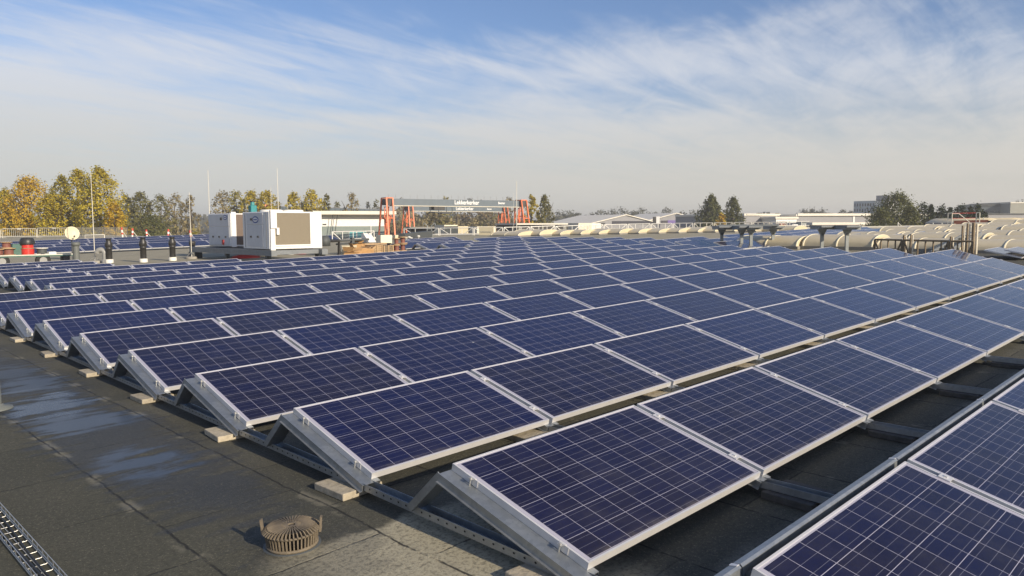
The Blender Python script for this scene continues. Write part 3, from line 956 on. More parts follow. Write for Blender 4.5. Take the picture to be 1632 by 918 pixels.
# wire cable tray in the near left corner
tray = thing('wire_cable_tray', 'zinc wire mesh cable tray with dark cables in the bottom left corner', 'cable tray', mw=T @ Matrix.Translation((-1.697, 0, ZR)))
b_ = MB()
hw, ht = 0.050, 0.056
for x, z in ((-hw, ht), (-hw, ht * 0.45), (-hw, 0.012), (0.0, 0.012), (hw, 0.012), (hw, ht * 0.5), (hw, ht)):
    b_.tube([(x, -1.2, z), (x, 3.1, z)], 0.0021, M['wire'], 6)
y = -1.15
while y < 3.1:
    b_.tube([(-hw, y, ht), (-hw, y, 0.018), (-hw + 0.008, y, 0.010), (hw - 0.008, y, 0.010), (hw, y, 0.018), (hw, y, ht)], 0.0028, M['wire'], 6)
    y += 0.1
b_.build('wire_mesh', tray)
for dx, r_, mm in ((-0.024, 0.006, 'cable'), (0.012, 0.005, 'cable')):
    cb = MB()
    pts = [(dx + 0.008 * math.sin(j * 0.9 + dx * 60), -1.2 + j * 0.215, 0.015 + r_) for j in range(21)]
    cb.tube(pts, r_, M[mm], 8)
    tag(cb.build('cable', None), 'black cable lying in the wire tray, %s' % {-0.024: 'thicker one at the outer side', 0.012: 'thinner one nearer the open roof'}[dx], 'cable', 'cables in the wire tray').matrix_world = T @ Matrix.Translation((-1.697, 0, ZR))

# stub pipe whose collar reaches into the picture at the left edge
vp = thing('vent_pipe', 'short dark vent pipe on a round collar at the left picture edge', 'vent pipe', mw=on_roof(-8, 652))
b_ = MB(); b_.lathe([(0.15, 0.0), (0.145, 0.014), (0.08, 0.03), (0.064, 0.05)], M['post'], 28); b_.build('collar', vp)
b_ = MB(); b_.lathe([(0.058, 0.03), (0.058, 0.26), (0.05, 0.262), (0.0, 0.262)], M['post'], 24); b_.build('pipe', vp)

# ------------------------------------------------------------------ white cooling units on their steel frame
def pbox(mb, P, u0, v0, z0, u1, v1, z1, m):
    mb.box(u0, v0, z0, u1, v1, z1, m)

P0 = roofpt(430, 397.6, 0.52)
Lx = len_to(P0, XA, 514); Ly = len_to(P0, YA, 388)
Hh = top_at(P0, 337)
Q0 = roofpt(368.4, 393, 0.52)
Q0 = P0 + YA * len_to(P0 + XA * 0, YA, 368.4) if False else Q0
Qy = len_to(Q0, YA, 333.4); Qh = top_at(Q0, 340)
print('unit', P0, Lx, Ly, Hh, 'rear', Q0, Qy, Qh)
def ellipse(mb, c, ax, az, rx_, rz_, m, n_=24):
    c = Vector(c)
    mb.add([c + Vector(ax) * (rx_ * math.cos(2 * math.pi * i / n_)) + Vector(az) * (rz_ * math.sin(2 * math.pi * i / n_)) for i in range(n_)], [tuple(range(n_))], m)

def logo(parent, y, z, s):
    b_ = MB()
    ellipse(b_, (-0.026, y, z), (0, -1, 0), (0, 0, 1), 0.24 * s, 0.125 * s, M['blue'])
    ellipse(b_, (-0.030, y, z), (0, -1, 0), (0, 0, 1), 0.19 * s, 0.078 * s, M['white'])
    b_.beam((-0.034, y + 0.13 * s, z), (-0.034, y - 0.13 * s, z), 0.003, 0.045 * s, M['blue'])
    b_.build('emblem', parent, fix=False)

u1 = thing('cooling_unit', 'front white rooftop cooling unit with a large tan coil facing right', 'cooling unit', loc=P0, group='white cooling units')
b_ = MB()
b_.box(0, 0, 0, Lx, Ly, Hh, M['white'])
b_.build('housing', u1, bevel=0.02)
xc0, xc1 = len_to(P0 - YA * 0.0, XA, 438.6), len_to(P0, XA, 494.5)
zc0, zc1 = Hh * 0.115, Hh * 0.965
b_ = MB(); b_.box(xc0, -0.012, zc0, xc1, -0.003, zc1, M['coil'])
for j in range(46):
    x_ = xc0 + (xc1 - xc0) * (j + 0.5) / 46
    b_.box(x_ - 0.006, -0.022, zc0 + 0.01, x_ + 0.006, -0.0121, zc1 - 0.01, M['coil'])
b_.build('coil', u1)
b_ = MB()
b_.box(xc0 - 0.05, -0.035, zc0 - 0.05, xc0, -0.002, zc1 + 0.05, M['white']); b_.box(xc1, -0.035, zc0 - 0.05, xc1 + 0.04, -0.002, zc1 + 0.05, M['white'])
b_.box(xc0, -0.035, zc1, xc1, -0.002, zc1 + 0.05, M['white']); b_.box(xc0, -0.035, zc0 - 0.05, xc1, -0.002, zc0, M['white'])
b_.build('coil_frame', u1)
b_ = MB(); b_.box(0.02, -0.10, Hh - 0.62, 0.26, -0.003, Hh + 0.05, M['white']); b_.box(0.02, -0.07, -0.05, 0.20, -0.003, Hh - 0.64, M['white2']); b_.build('corner_cover', u1)
b_ = MB(); b_.box(0.26, -0.09, Hh - 0.86, 0.36, -0.003, Hh - 0.60, M['white']); b_.build('junction_box', u1)
def door(parent, y0, y1, z0, z1, dots, dot=0.035):
    b_ = MB(); b_.box(-0.020, y0, z0, -0.003, y1, z1, M['doorshade']); d = b_.build('access_door', parent, bevel=0.006)
    for y, z in dots:
        h = MB(); h.box(-0.05, y - dot * 1.3, z - dot, -0.021, y + dot * 1.3, z + dot, M['black']); h.build('latch', d)
    return d
door(u1, Ly * 0.22, Ly * 0.82, Hh * 0.66, Hh * 0.975, [])
d_ = door(u1, Ly * 0.22, Ly * 0.82, Hh * 0.06, Hh * 0.64, [(Ly * 0.40, Hh * 0.33), (Ly * 0.66, Hh * 0.33)])
b_ = MB(); b_.box(-0.05, Ly * 0.60, Hh * 0.77, -0.022, Ly * 0.66, Hh * 0.83, M['black']); b_.build('handle', u1)
logo(u1, Ly * 0.48, Hh * 0.79, 1.05)
for y in (0.10, 0.90):
    b_ = MB(); b_.box(-0.014, Ly * y - 0.01, Hh * 0.03, -0.003, Ly * y + 0.01, Hh * 0.985, M['steel']); b_.build('panel_joint', u1)
for cx in (0.3, 0.7):
    b_ = MB(); b_.lathe([(0.42, 0), (0.42, 0.07), (0.36, 0.09), (0.0, 0.03)], M['white2'], 24, (Lx * cx, Ly / 2, Hh)); b_.build('fan_cowl', u1)

u2 = thing('cooling_unit', 'rear white rooftop cooling unit partly hidden behind the other one', 'cooling unit', loc=Q0, group='white cooling units')
b_ = MB(); b_.box(0, 0, 0, Lx, Qy, Qh, M['white']); b_.build('housing', u2, bevel=0.02)
b_ = MB(); b_.box(len_to(Q0, XA, 377.5), -0.012, Qh * 0.05, Lx - 0.6, -0.003, Qh * 0.97, M['coildark']); b_.build('coil', u2)
b_ = MB(); b_.box(0.03, -0.03, -0.02, len_to(Q0, XA, 376.8), -0.003, Qh + 0.06, M['white']); b_.build('corner_cover', u2)
door(u2, Qy * 0.05, Qy * 0.97, Qh * 0.61, Qh * 0.975, [])
d_ = door(u2, Qy * 0.05, Qy * 0.97, Qh * 0.04, Qh * 0.59, [(Qy * 0.20, Qh * 0.29), (Qy * 0.49, Qh * 0.29), (Qy * 0.77, Qh * 0.29)])
b_ = MB(); b_.box(-0.05, Qy * 0.28, Qh * 0.05, -0.022, Qy * 0.36, Qh * 0.20, M['redpaint']); b_.build('warning_plate', u2)
b_ = MB(); b_.box(-0.05, Qy * 0.35, Qh * 0.80, -0.022, Qy * 0.41, Qh * 0.88, M['black']); b_.build('handle', u2)
logo(u2, Qy * 0.20, Qh * 0.88, 0.85)
# frame: two long beams front to back, cross beams, feet
fo = roof_under(P0)
fr = thing('equipment_platform', 'grey steel beam platform carrying the two white cooling units', 'frame', loc=(P0.x, P0.y, fo.z))
hgt = P0.z - fo.z
back = Q0.y + Qy - P0.y + 0.5
b_ = MB()
b_.box(-0.12, -0.35, hgt - 0.24, 0.10, back, hgt - 0.03, M['steel'])
b_.box(Lx - 0.2, -0.30, hgt - 0.24, Lx + 0.05, back, hgt - 0.03, M['steel'])
for y in (-0.05, Ly * 0.95, Q0.y - P0.y + 0.1, back - 0.3):
    b_.box(0.101, y, hgt - 0.20, Lx - 0.201, y + 0.12, hgt - 0.04, M['steel'])
b_.build('beam', fr)
for x, y, w_ in ((0, 0.05, 0.16), (0, back - 0.55, 0.42), (Lx - 0.07, -0.1, 0.3), (Lx - 0.07, back - 0.6, 0.3), (0, back * 0.5, 0.14)):
    b_ = MB(); b_.box(x - w_ / 2, y, -0.02, x + w_ / 2, y + w_, hgt - 0.242, M['greydk']); b_.build('foot', fr)
tm = thing('teal_pump', 'small teal machine standing on top of the front white unit', 'pump', loc=P0 + Vector((len_to(P0 + YA * Ly * 0.8, XA, 404.5), Ly * 0.8, Hh)))
b_ = MB(); b_.box(-0.12, -0.12, 0.0, 0.12, 0.12, 0.26, M['teal']); b_.build('casing', tm, bevel=0.015)
b_ = MB(); b_.lathe([(0.08, 0.26), (0.08, 0.37), (0.07, 0.39), (0.0, 0.39)], M['teal'], 16); b_.lathe([(0.09, 0.39), (0.09, 0.43), (0.0, 0.44)], M['black'], 16); b_.build('motor', tm)
b_ = MB(); b_.box(0.12, -0.05, 0.0, 0.19, 0.05, 0.16, M['black']); b_.build('connection', tm)
# low clutter under the frame
for px, py, mm, w_, h_, nm, lab in ((392, 411, 'red', 0.6, 0.14, 'red_tarpaulin', 'crumpled red tarpaulin on the roof under the front white unit'), (478, 404.5, 'red', 0.5, 0.16, 'red_bag', 'red bag on the roof below the front white unit corner')):
    b_ = MB()
    pr = [(random.uniform(0.8, 1.1) * w_, 0), (w_ * 0.9, h_ * 0.6), (w_ * 0.5, h_), (0, h_ * 1.05)]
    b_.lathe(pr, M[mm], 9)
    o = b_.build(nm); o.location = roofpt(px, py); o.rotation_euler = (0, 0, random.uniform(0, 3))
    tag(o, lab, 'bag')
b_ = MB(); b_.lathe([(0.16, 0), (0.16, 0.34), (0.0, 0.34)], M['greyp'], 18); o = b_.build('metal_drum'); o.location = roofpt(463, 406); tag(o, 'short shiny metal drum under the front white unit', 'drum')

# pipework to the right of the unit
pp = roofpt(540, 406)
pw = thing('pipe_run', 'dark insulated pipe run leaving the front white unit towards the right on a post', 'pipe', loc=pp)
b_ = MB()
hz = top_at(pp, 383.5)
xl = len_to(pp, XA, 512); xr = len_to(pp, XA, 588)
b_.tube([(xl - 0.2, 0, hz), (0.02, 0, hz), (0.02, 0, 0)], 0.075, M['black'], 10); b_.tube([(0, 0, hz), (xr, 0, hz + 0.03)], 0.05, M['greydk'], 8)
b_.tube([(0, 0.2, hz - 0.16), (xr, 0.2, hz - 0.1)], 0.035, M['greydk'], 8)
b_.build('pipes', pw)
b_ = MB(); b_.lathe([(0.0, 0), (0.24, 0.0), (0.25, 0.25), (0.16, 0.45), (0.0, 0.45)], M['greydk'], 14, (xl + 0.15, -0.05, hz - 0.22)); b_.build('valve_housing', pw)
b_ = MB(); b_.box(len_to(pp, XA, 560), -0.08, hz - 0.1, len_to(pp, XA, 564), 0.08, hz + 0.12, M['greydk']); b_.build('valve', pw)

# ------------------------------------------------------------------ things on the roof at the left
for i, (px, py, pt) in enumerate(((174.5, 419, 380), (229, 418, 378), (275.5, 415.5, 377.2), (307, 406, 384))):
    p = roofpt(px, py); h = top_at(p, pt)
    ch = thing('chimney', ['black flue pipe with tapered cap beside the grey bent pipe', 'black flue pipe with tapered cap, second of the three in a row', 'black flue pipe with tapered cap nearest the white units', 'short black flue pipe standing behind a thin rod'][i], 'chimney', loc=p, group='black flue pipes')
    r_ = 0.115
    b_ = MB(); b_.lathe([(r_, 0.1), (r_, h * 0.56), (r_ * 1.12, h * 0.57), (r_ * 1.12, h * 0.61), (r_, h * 0.62), (r_ * 1.05, h * 0.64)], M['black'], 20); b_.build('flue', ch)
    b_ = MB()
    if i < 3:
        b_.lathe([(r_ * 1.05, h * 0.64), (r_ * 1.25, h * 0.66), (r_ * 1.22, h * 0.80), (r_ * 0.85, h * 0.88), (r_ * 0.8, h * 0.96), (r_ * 0.95, h * 0.965), (r_ * 0.9, h), (0, h)], M['black'], 20)
    else:
        b_.lathe([(r_ * 1.05, h * 0.64), (r_ * 1.3, h * 0.84), (r_ * 1.3, h), (0, h)], M['black'], 20)
    b_.build('cap', ch)
    b_ = MB(); b_.lathe([(r_ * 1.35, 0), (r_ * 1.3, 0.14), (r_ * 1.02, 0.15)], M['whitebase'] if i < 3 else M['greydk'], 20); b_.build('collar', ch)

p = roofpt(122.5, 424); h = top_at(p, 386)
po = thing('exhaust_pipe', 'thick dark grey exhaust pipe with a wider top below the satellite dish', 'exhaust pipe', loc=p)
b_ = MB(); b_.lathe([(0.115, 0), (0.115, h - 0.14)], M['post'], 20); b_.build('pipe', po)
b_ = MB(); b_.lathe([(0.115, h - 0.14), (0.15, h - 0.135), (0.15, h), (0, h)], M['post'], 20); b_.build('cap', po)

p = roofpt(168, 419); h = top_at(p, 393)
bp_ = thing('swan_neck_pipe', 'grey plastic pipe bent over to the left between the rod and the first flue', 'pipe', loc=p)
b_ = MB()
r0 = 0.17
pts = [(0, 0, 0), (0, 0, h - r0 - 0.15)]
lft = -AR
for j in range(0, 9):
    a = math.pi * j / 8 * 0.92
    c_ = r0 * 0.95
    pts.append((lft.x * (c_ - c_ * math.cos(a)), lft.y * (c_ - c_ * math.cos(a)), h - r0 - 0.12 + c_ * math.sin(a)))
b_.tube(pts, 0.105, M['greyp'], 16); b_.build('bend', bp_)
b_ = MB(); b_.lathe([(0.125, 0.0), (0.125, 0.14), (0.106, 0.145)], M['greyp'], 18); b_.build('socket', bp_)

# satellite dish
p = at(114.5, 372, 33.5); g0 = roof_under(p)
sd = thing('satellite_dish', 'round cream satellite dish facing the camera on a thin mast', 'satellite dish', loc=g0)
hc = p.z - g0.z
face = (CAM - p); face.z = 0; face = (face.normalized() + Vector((0.25, -0.25, 0.28))).normalized()
rot = face.to_track_quat('Z', 'Y').to_matrix().to_4x4()
b_ = MB()
prof = [(0.0, 0.0), (0.10, 0.005), (0.20, 0.022), (0.28, 0.045), (0.325, 0.062), (0.33, 0.058), (0.28, 0.035), (0.20, 0.012), (0.0, -0.012)]
b_.lathe(prof, M['cream'], 32); o = b_.build('reflector', sd); o.matrix_local = Matrix.Translation((0, 0, hc)) @ rot @ Matrix.Scale(0.9, 4)
b_ = MB(); b_.tube([(0, -0.30, 0.04), (0.0, -0.22, 0.32)], 0.012, M['cream'], 8); b_.lathe([(0.0, 0.30), (0.035, 0.30), (0.03, 0.38), (0, 0.38)], M['greydk'], 12, (0, -0.2, 0)); o = b_.build('feed_arm', sd); o.matrix_local = Matrix.Translation((0, 0, hc)) @ rot
b_ = MB(); mm_ = face * -0.08; b_.tube([(mm_.x, mm_.y, 0), (mm_.x, mm_.y, hc)], 0.025, M['greydk'], 10); b_.build('mast', sd)

# cart with cable reels
D0 = roofpt(122, 404.5, 0.42)
cl = len_to(D0, XA, -40)
base_z = roof_under(D0).z
ct_ = thing('flat_cart', 'flat green cart with rubber wheels loaded with cable reels', 'cart', loc=(D0.x, D0.y, base_z))
dk = D0.z - base_z
b_ = MB(); b_.box(cl, -0.0, dk - 0.07, 0, 1.1, dk, M['green']); b_.box(cl, -0.012, dk - 0.02, 0, -0.001, dk + 0.015, M['gutter']); b_.build('deck', ct_)
for px in (69, 3):
    x = len_to(D0, XA, px)
    w = MB(); w.tube([(x, 0.02, 0.2), (x, 0.16, 0.2)], 0.255, M['rubber'], 24); wo = w.build('wheel', ct_)
    w = MB(); w.tube([(x, 0.012, 0.2), (x, 0.10, 0.2)], 0.13, M['greyp'], 18); w.build('rim', wo)
b_ = MB(); xt = len_to(D0, XA, 106); b_.tube([(xt, 0.2, dk - 0.072), (xt, 0.2, dk - 0.30)], 0.17, M['black'], 20); b_.build('coupling', ct_)
deckz = D0.z
def reel(px, dy, r0, r1, h_, barrel, flange, label, z0=0.0, name='cable_reel'):
    c = D0 + YA * dy
    x = len_to(c, XA, px)
    t_ = thing(name, label, 'cable reel', loc=(D0.x + x, D0.y + dy, deckz + z0), group='cable reels on the cart')
    b_ = MB(); b_.lathe([(0, 0), (r1, 0), (r1, 0.03), (r0, 0.03)], flange, 22); b_.build('flange', t_)
    b_ = MB(); b_.lathe([(r0, 0.03), (r0, h_ - 0.03)], barrel, 22); b_.build('cable_winding', t_)
    b_ = MB(); b_.lathe([(r0, h_ - 0.03), (r1, h_ - 0.03), (r1, h_), (0, h_)], flange, 22); b_.build('flange', t_)
    return t_
reel(14, 0.35, 0.17, 0.24, 0.27, M['brown'], M['wood'], 'brown wooden cable reel lying on the green cart left of the red drums')
reel(11, 0.35, 0.14, 0.20, 0.24, M['brown'], M['wood'], 'smaller brown cable reel topmost of the stack left of the red drums', 0.27)
reel(-2, 0.30, 0.14, 0.20, 0.25, M['brown'], M['wood'], 'brown cable reel cut off by the left picture edge')
def drum(px, dy, r_, h_, label, mm, z0=0.0):
    c = D0 + YA * dy; x = len_to(c, XA, px)
    t_ = thing('cable_drum', label, 'cable drum', loc=(D0.x + x, D0.y + dy, deckz + z0), group='red cable drums')
    b_ = MB(); pr = [(0, 0), (r_, 0)]
    for j in range(6):
        pr += [(r_, h_ * (j + 0.1) / 6), (r_ * 1.02, h_ * (j + 0.5) / 6), (r_, h_ * (j + 0.9) / 6)]
    b_.lathe(pr + [(r_, h_)], mm, 24); b_.build('cable_winding', t_)
    b_ = MB(); b_.lathe([(r_, h_ - 0.012), (r_ * 1.08, h_ - 0.01), (r_ * 1.08, h_ + 0.012), (0, h_ + 0.012)], M['wood'], 24); b_.build('flange', t_)
drum(44.5, 0.30, 0.215, 0.25, 'lower bright red cable drum on the green cart', M['red'])
drum(44.5, 0.30, 0.20, 0.22, 'upper bright red cable drum under the black cover', M['red'], 0.265)
x = len_to(D0 + YA * 0.3, XA, 44.5)
b_ = MB(); vs = []
b_.lathe([(0.26, -0.10), (0.27, 0.0), (0.22, 0.13), (0.19, 0.15), (0, 0.16)], M['black'], 9); o = b_.build('plastic_cover'); o.location = (D0.x + x, D0.y + 0.3, deckz + 0.50); tag(o, 'torn black plastic cover over the upper red cable drum', 'cover')
reel(67, 0.3, 0.17, 0.22, 0.26, M['greydk'], M['whitebase'], 'dark cable reel with white flanges right of the red drums')
b_ = MB(); b_.box(-0.13, -0.09, 0, 0.13, 0.09, 0.10, M['white']); o = b_.build('white_box', bevel=0.006); c = D0 + YA * 0.25; o.location = (D0.x + len_to(c, XA, 83), c.y, deckz); tag(o, 'small white box near the right end of the green cart', 'box')
b_ = MB(); b_.box(-0.20, -0.12, 0, 0.20, 0.2, 0.42, M['green']); o = b_.build('dark_crate', bevel=0.008); c = D0 + YA * 0.4; o.location = (D0.x + len_to(c, XA, 29), c.y, deckz); tag(o, 'dark green crate between the brown reels and the red drums', 'crate')

# lightning rods
def rod(px, py, ptop, label, foot=True, depth=None, r_=0.014):
    p = roofpt(px, py) if depth is None else roof_under(at(px, py, depth))
    h = top_at(p, ptop)
    t_ = thing('lightning_rod', label, 'lightning rod', loc=p, group='lightning rods on the roof')
    b_ = MB(); b_.tube([(0, 0, 0.05), (0, 0, h * 0.55), (0, 0, h)], [r_ * 1.25, r_, r_ * 0.7], M['gutter'], 8); b_.build('rod', t_)
    if foot:
        b_ = MB(); b_.lathe([(0.24, 0), (0.24, 0.07), (0.18, 0.10), (0, 0.10)], M['concrete'], 16); b_.build('foot', t_)
        b_ = MB()
        for a in (0.3, 2.4, 4.5):
            b_.tube([(0, 0, 0.30), (0.2 * math.cos(a), 0.2 * math.sin(a), 0.09)], 0.012, M['greyp'], 6)
        b_.build('stay', t_)
rod(151.5, 419, 276, 'thin pale lightning rod left of the grey bent pipe')
rod(305.5, 412.5, 306, 'thin pale lightning rod on a concrete foot left of the white units')
rod(335.5, 386, 271, 'tall white lightning rod rising behind the rear white unit', depth=56, r_=0.024)
rod(445, 386, 268, 'tall white lightning rod rising behind the front white unit', depth=56, r_=0.024)
rod(434, 386, 298, 'short white lightning rod left of the tall one behind the front unit', depth=60, r_=0.018)
rod(459.5, 386, 309, 'faint thin lightning rod behind the front unit, right of the tall one', depth=60, r_=0.012)
rod(480, 386, 313, 'faint thin lightning rod above the coil of the front unit', depth=60, r_=0.009)
rod(823.5, 373, 289, 'tall white lightning rod at the right end of the orange crane', depth=58, r_=0.026)
rod(818.8, 373, 306, 'thin lightning rod just left of the tall rod at the crane', depth=58, r_=0.010)

# crowd barriers and mesh fence along the far left edge
def barrier(pa, pb, h, label, nb=16):
    a, b = roofpt(*pa), roofpt(*pb)
    L = (b - a).length
    t_ = thing('crowd_barrier', label, 'barrier', loc=a, rz=math.atan2((b - a).y, (b - a).x), group='crowd barriers along the far roof edge')
    b_ = MB(); r_ = 0.10
    pts = [(0.02, 0, 0), (0.02, 0, h - r_)] + [(0.02 + r_ - r_ * math.cos(t), 0, h - r_ + r_ * math.sin(t)) for t in (0.4, 0.8, 1.2, 1.57)]
    pts += [(L - 0.02 - r_ + r_ * math.sin(t), 0, h - r_ + r_ * math.cos(t)) for t in (0, 0.4, 0.8, 1.2, 1.57)] + [(L - 0.02, 0, 0)]
    b_.tube(pts, 0.03, M['gutter'], 8); b_.tube([(0.02, 0, 0.16), (L - 0.02, 0, 0.16)], 0.02, M['gutter'], 6); b_.build('tube_frame', t_)
    b_ = MB()
    for i in range(1, nb):
        b_.tube([(L * i / nb, 0, 0.16), (L * i / nb, 0, h)], 0.013, M['gutter'], 6)
    b_.build('bars', t_)
    b_ = MB(); b_.box(L * 0.45, -0.02, h - 0.1, L * 0.56, 0.02, h + 0.06, M['gutter']); b_.build('plate', t_)
    for x in (0.3, L - 0.3):
        b_ = MB(); b_.tube([(x, -0.3, 0.02), (x, 0.3, 0.02)], 0.02, M['gutter'], 6); b_.build('foot', t_)
barrier((-52, 380.2), (1.5, 379.4), 0.98, 'pale steel crowd barrier cut off by the left picture edge')
barrier((3.5, 379.3), (58.5, 378.3), 0.98, 'pale steel crowd barrier, left one of the two whole barriers', 18)
barrier((60, 378.2), (113, 377.6), 0.98, 'pale steel crowd barrier partly behind the satellite dish', 18)
a, b = roofpt(113, 377.6), roofpt(204, 377.4)
mf = thing('mesh_fence', 'dark wire mesh fence behind the white hoop on the far left edge', 'fence', loc=a, rz=math.atan2((b - a).y, (b - a).x))
L = (b - a).length
for i in range(6):
    b_ = MB(); b_.tube([(L * i / 5, 0, 0), (L * i / 5, 0, 1.05)], 0.03, M['greydk'], 6); b_.build('post', mf)
b_ = MB()
nx = 110
for i in range(nx):
    b_.tube([(L * (i + 0.5) / nx, 0, 0.04), (L * (i + 0.5) / nx, 0, 1.0)], 0.010, M['greyp'], 4, False)
for z in (0.05, 0.3, 0.55, 0.8, 1.0):
    b_.tube([(0, 0, z), (L, 0, z)], 0.010, M['greyp'], 4, False)
b_.build('wire_mesh', mf)
p = roofpt(146, 384); d_ = roofpt(136, 384)
wf = thing('white_hoop', 'white square steel hoop standing among the far left panels', 'hoop', loc=d_, rz=-R(45))
L = (roofpt(155.5, 384) - d_).length; h = top_at(p, 374.2)
b_ = MB(); b_.tube([(0, 0, 0), (0, 0, h), (L, 0, h), (L, 0, 0)], 0.045, M['gutter'], 8); b_.build('hoop_tube', wf)
b_ = MB(); b_.box(0.04, -0.02, 0.02, L - 0.04, 0.02, h * 0.7, M['curb']); b_.build('infill', wf)
for i, (px, py, pt) in enumerate(((194.5, 379.5, 362.5), (212, 379.8, 364), (233.5, 379.5, 366), (269, 381.5, 365.5), (303.5, 384.5, 367))):
    p = roofpt(px, py); h = top_at(p, pt)
    t_ = thing('marker_post', 'red and white striped marker post, %s from the left along the far roof edge' % ORD[i + 1], 'post', loc=p, group='red and white posts along the far left edge')
    lean = 0.06 * (-1) ** i
    for half, (q0, q1) in enumerate(((0.0, 0.34), (0.34, 0.52), (0.52, 0.76), (0.76, 1.0))):
        b_ = MB(); b_.tube([(lean * (1 - q0), 0, h * q0), (lean * (1 - q1), 0, h * q1)], 0.075, M['redpaint'] if half % 2 else M['white2'], 10); b_.build('stripe', t_)
    b_ = MB(); b_.tube([(0, 0, h * 0.75), (AR.x * 0.5, AR.y * 0.5, 0)], 0.022, M['gutter'], 6); b_.build('stay', t_)

# ------------------------------------------------------------------ pallets, timber and reels in the middle of the roof
TP = roofpt(582, 404.5)
def atx(px, dy=0.0):
    c = TP + YA * dy
    return len_to(c, XA, px)
h1 = top_at(TP, 391)
tb_ = thing('work_table', 'low table of weathered boards piled behind the cardboard', 'table', loc=TP + YA * 1.2)
xa, xb = len_to(TP + YA * 1.2, XA, 576), len_to(TP + YA * 1.2, XA, 618)
hz = top_at(TP + YA * 1.2, 388.5)
b_ = MB(); b_.box(xa, -0.3, hz - 0.06, xb, 0.6, hz, M['wood']); b_.build('table_top', tb_)
for x in (xa + 0.1, xb - 0.1):
    for y in (-0.2, 0.5):
        b_ = MB(); b_.box(x - 0.05, y - 0.05, 0, x + 0.05, y + 0.05, hz - 0.061, M['bldark']); b_.build('leg', tb_)
b_ = MB(); b_.box(xa + 0.16, -0.1, 0.05, xb - 0.16, 0.35, hz - 0.09, M['bldark']); b_.build('side_board', tb_)
def crate(px0, px1, py0, py1, lab, mm='wood', dy=0.0, nm='wooden_crate', cat='crate'):
    c = roofpt((px0 + px1) / 2, py1) + YA * dy
    x0, x1 = len_to(c, XA, px0), len_to(c, XA, px1)
    h = top_at(c, py0)
    t_ = thing(nm, lab, cat, loc=c)
    b_ = MB()
    for j in range(4):
        b_.box(x0, 0, h * (j + 0.08) / 4, x1, 0.03, h * (j + 0.92) / 4, M[mm])
        b_.box(x0, 0.03, h * (j + 0.08) / 4, x0 + 0.03, 0.62, h * (j + 0.92) / 4, M[mm])
    b_.box(x0 + 0.035, 0.035, 0, x1 - 0.002, 0.6, h - 0.01, M['brownshade'])
    b_.build('boards', t_)
    for x in (x0, (x0 + x1) / 2 - 0.03, x1 - 0.06):
        b_ = MB(); b_.box(x, -0.03, 0, x + 0.06, -0.001, h, M['wood']); b_.build('batten', t_)
crate(592, 610, 390.5, 402.5, 'slatted wooden crate right of the cardboard pile')
crate(611, 627, 391, 401.5, 'open wooden crate holding brown reels', 'brownshade')
for i, (px, py, w_, d2, h_, rz, nm, mm, lab) in enumerate((
        (562, 407.5, 0.34, 0.26, 0.20, 0.5, 'cardboard_box', 'card', 'flattened brown cardboard box in front, right of the pipe post'),
        (577, 405.5, 0.42, 0.30, 0.30, -0.3, 'cardboard_box', 'card', 'crumpled brown cardboard box, middle of the pile'),
        (571, 403, 0.36, 0.25, 0.46, 0.9, 'cardboard_box', 'card', 'brown cardboard box at the back of the pile with a red edge'),
        (587, 404.5, 0.16, 0.30, 0.36, 0.2, 'timber_offcut', 'wood', 'leaning pale timber offcut at the right of the cardboard pile'),
        (557, 405, 0.30, 0.18, 0.38, -0.6, 'paper_sack', 'cream', 'torn cream paper sack left of the cardboard pile'))):
    t_ = thing(nm, lab, 'box' if mm == 'card' else ('timber' if mm == 'wood' else 'sack'), loc=roofpt(px, py), rz=rz)
    b_ = MB(); b_.box(-w_, -d2, 0, w_, d2, h_, M[mm]); o = b_.build('carton' if mm == 'card' else 'body', t_, bevel=0.02)
    for v_ in o.data.vertices:
        v_.co += Vector((random.uniform(-0.06, 0.06), random.uniform(-0.06, 0.06), random.uniform(-0.06, 0.02) if v_.co.z > 0.05 else 0))
    if mm == 'card':
        b_ = MB(); b_.beam((-w_, 0, h_ + 0.0), (-w_ * 1.2, 0, h_ + 0.18), 0.01, d2 * 1.8, M['card'], up=(0, 1, 0)); b_.beam((w_, 0, h_), (w_ * 1.35, 0, h_ + 0.10), 0.01, d2 * 1.8, M['card'], up=(0, 1, 0)); b_.build('flap', t_)
def wreel(px, py, r0, r1, h_, lab, z0=0.0):
    p = roofpt(px, py) + Vector((0, 0, z0))
    t_ = thing('wooden_reel', lab, 'cable reel', loc=p, group='brown reels beside the crates')
    b_ = MB(); b_.lathe([(0, 0), (r1, 0), (r1, 0.04), (r0, 0.04)], M['wood'], 20); b_.build('flange', t_)
    b_ = MB(); b_.lathe([(r0, 0.04), (r0, h_ - 0.04)], M['brown'], 20); b_.build('cable_winding', t_)
    b_ = MB(); b_.lathe([(r0, h_ - 0.04), (r1, h_ - 0.04), (r1, h_), (0, h_)], M['wood'], 20); b_.build('flange', t_)
wreel(642, 400, 0.10, 0.20, 0.34, 'brown wooden reel, lower one of the stack nearest the panel triangles')
wreel(642, 400, 0.10, 0.23, 0.32, 'brown wooden reel, upper one of the stack nearest the panel triangles', 0.345)
wreel(632, 400.5, 0.12, 0.17, 0.30, 'brown wooden reel between the crate and the tall stack')
wreel(632, 400.5, 0.09, 0.16, 0.30, 'small reel standing on the one between crate and stack', 0.305)
wreel(623, 401, 0.10, 0.15, 0.30, 'brown reel inside the open wooden crate')
b_ = MB(); p = roofpt(617, 388) ; x0 = 0; 
L = len_to(p, XA, 625) * 1.0; b_.box(len_to(p, XA, 607), 0, 0, L, 0.5, top_at(p, 374.5), M['wallcream']); o = b_.build('cream_cabinet', bevel=0.01); o.location = p; tag(o, 'cream metal cabinet behind the table, below the white building corner', 'cabinet')
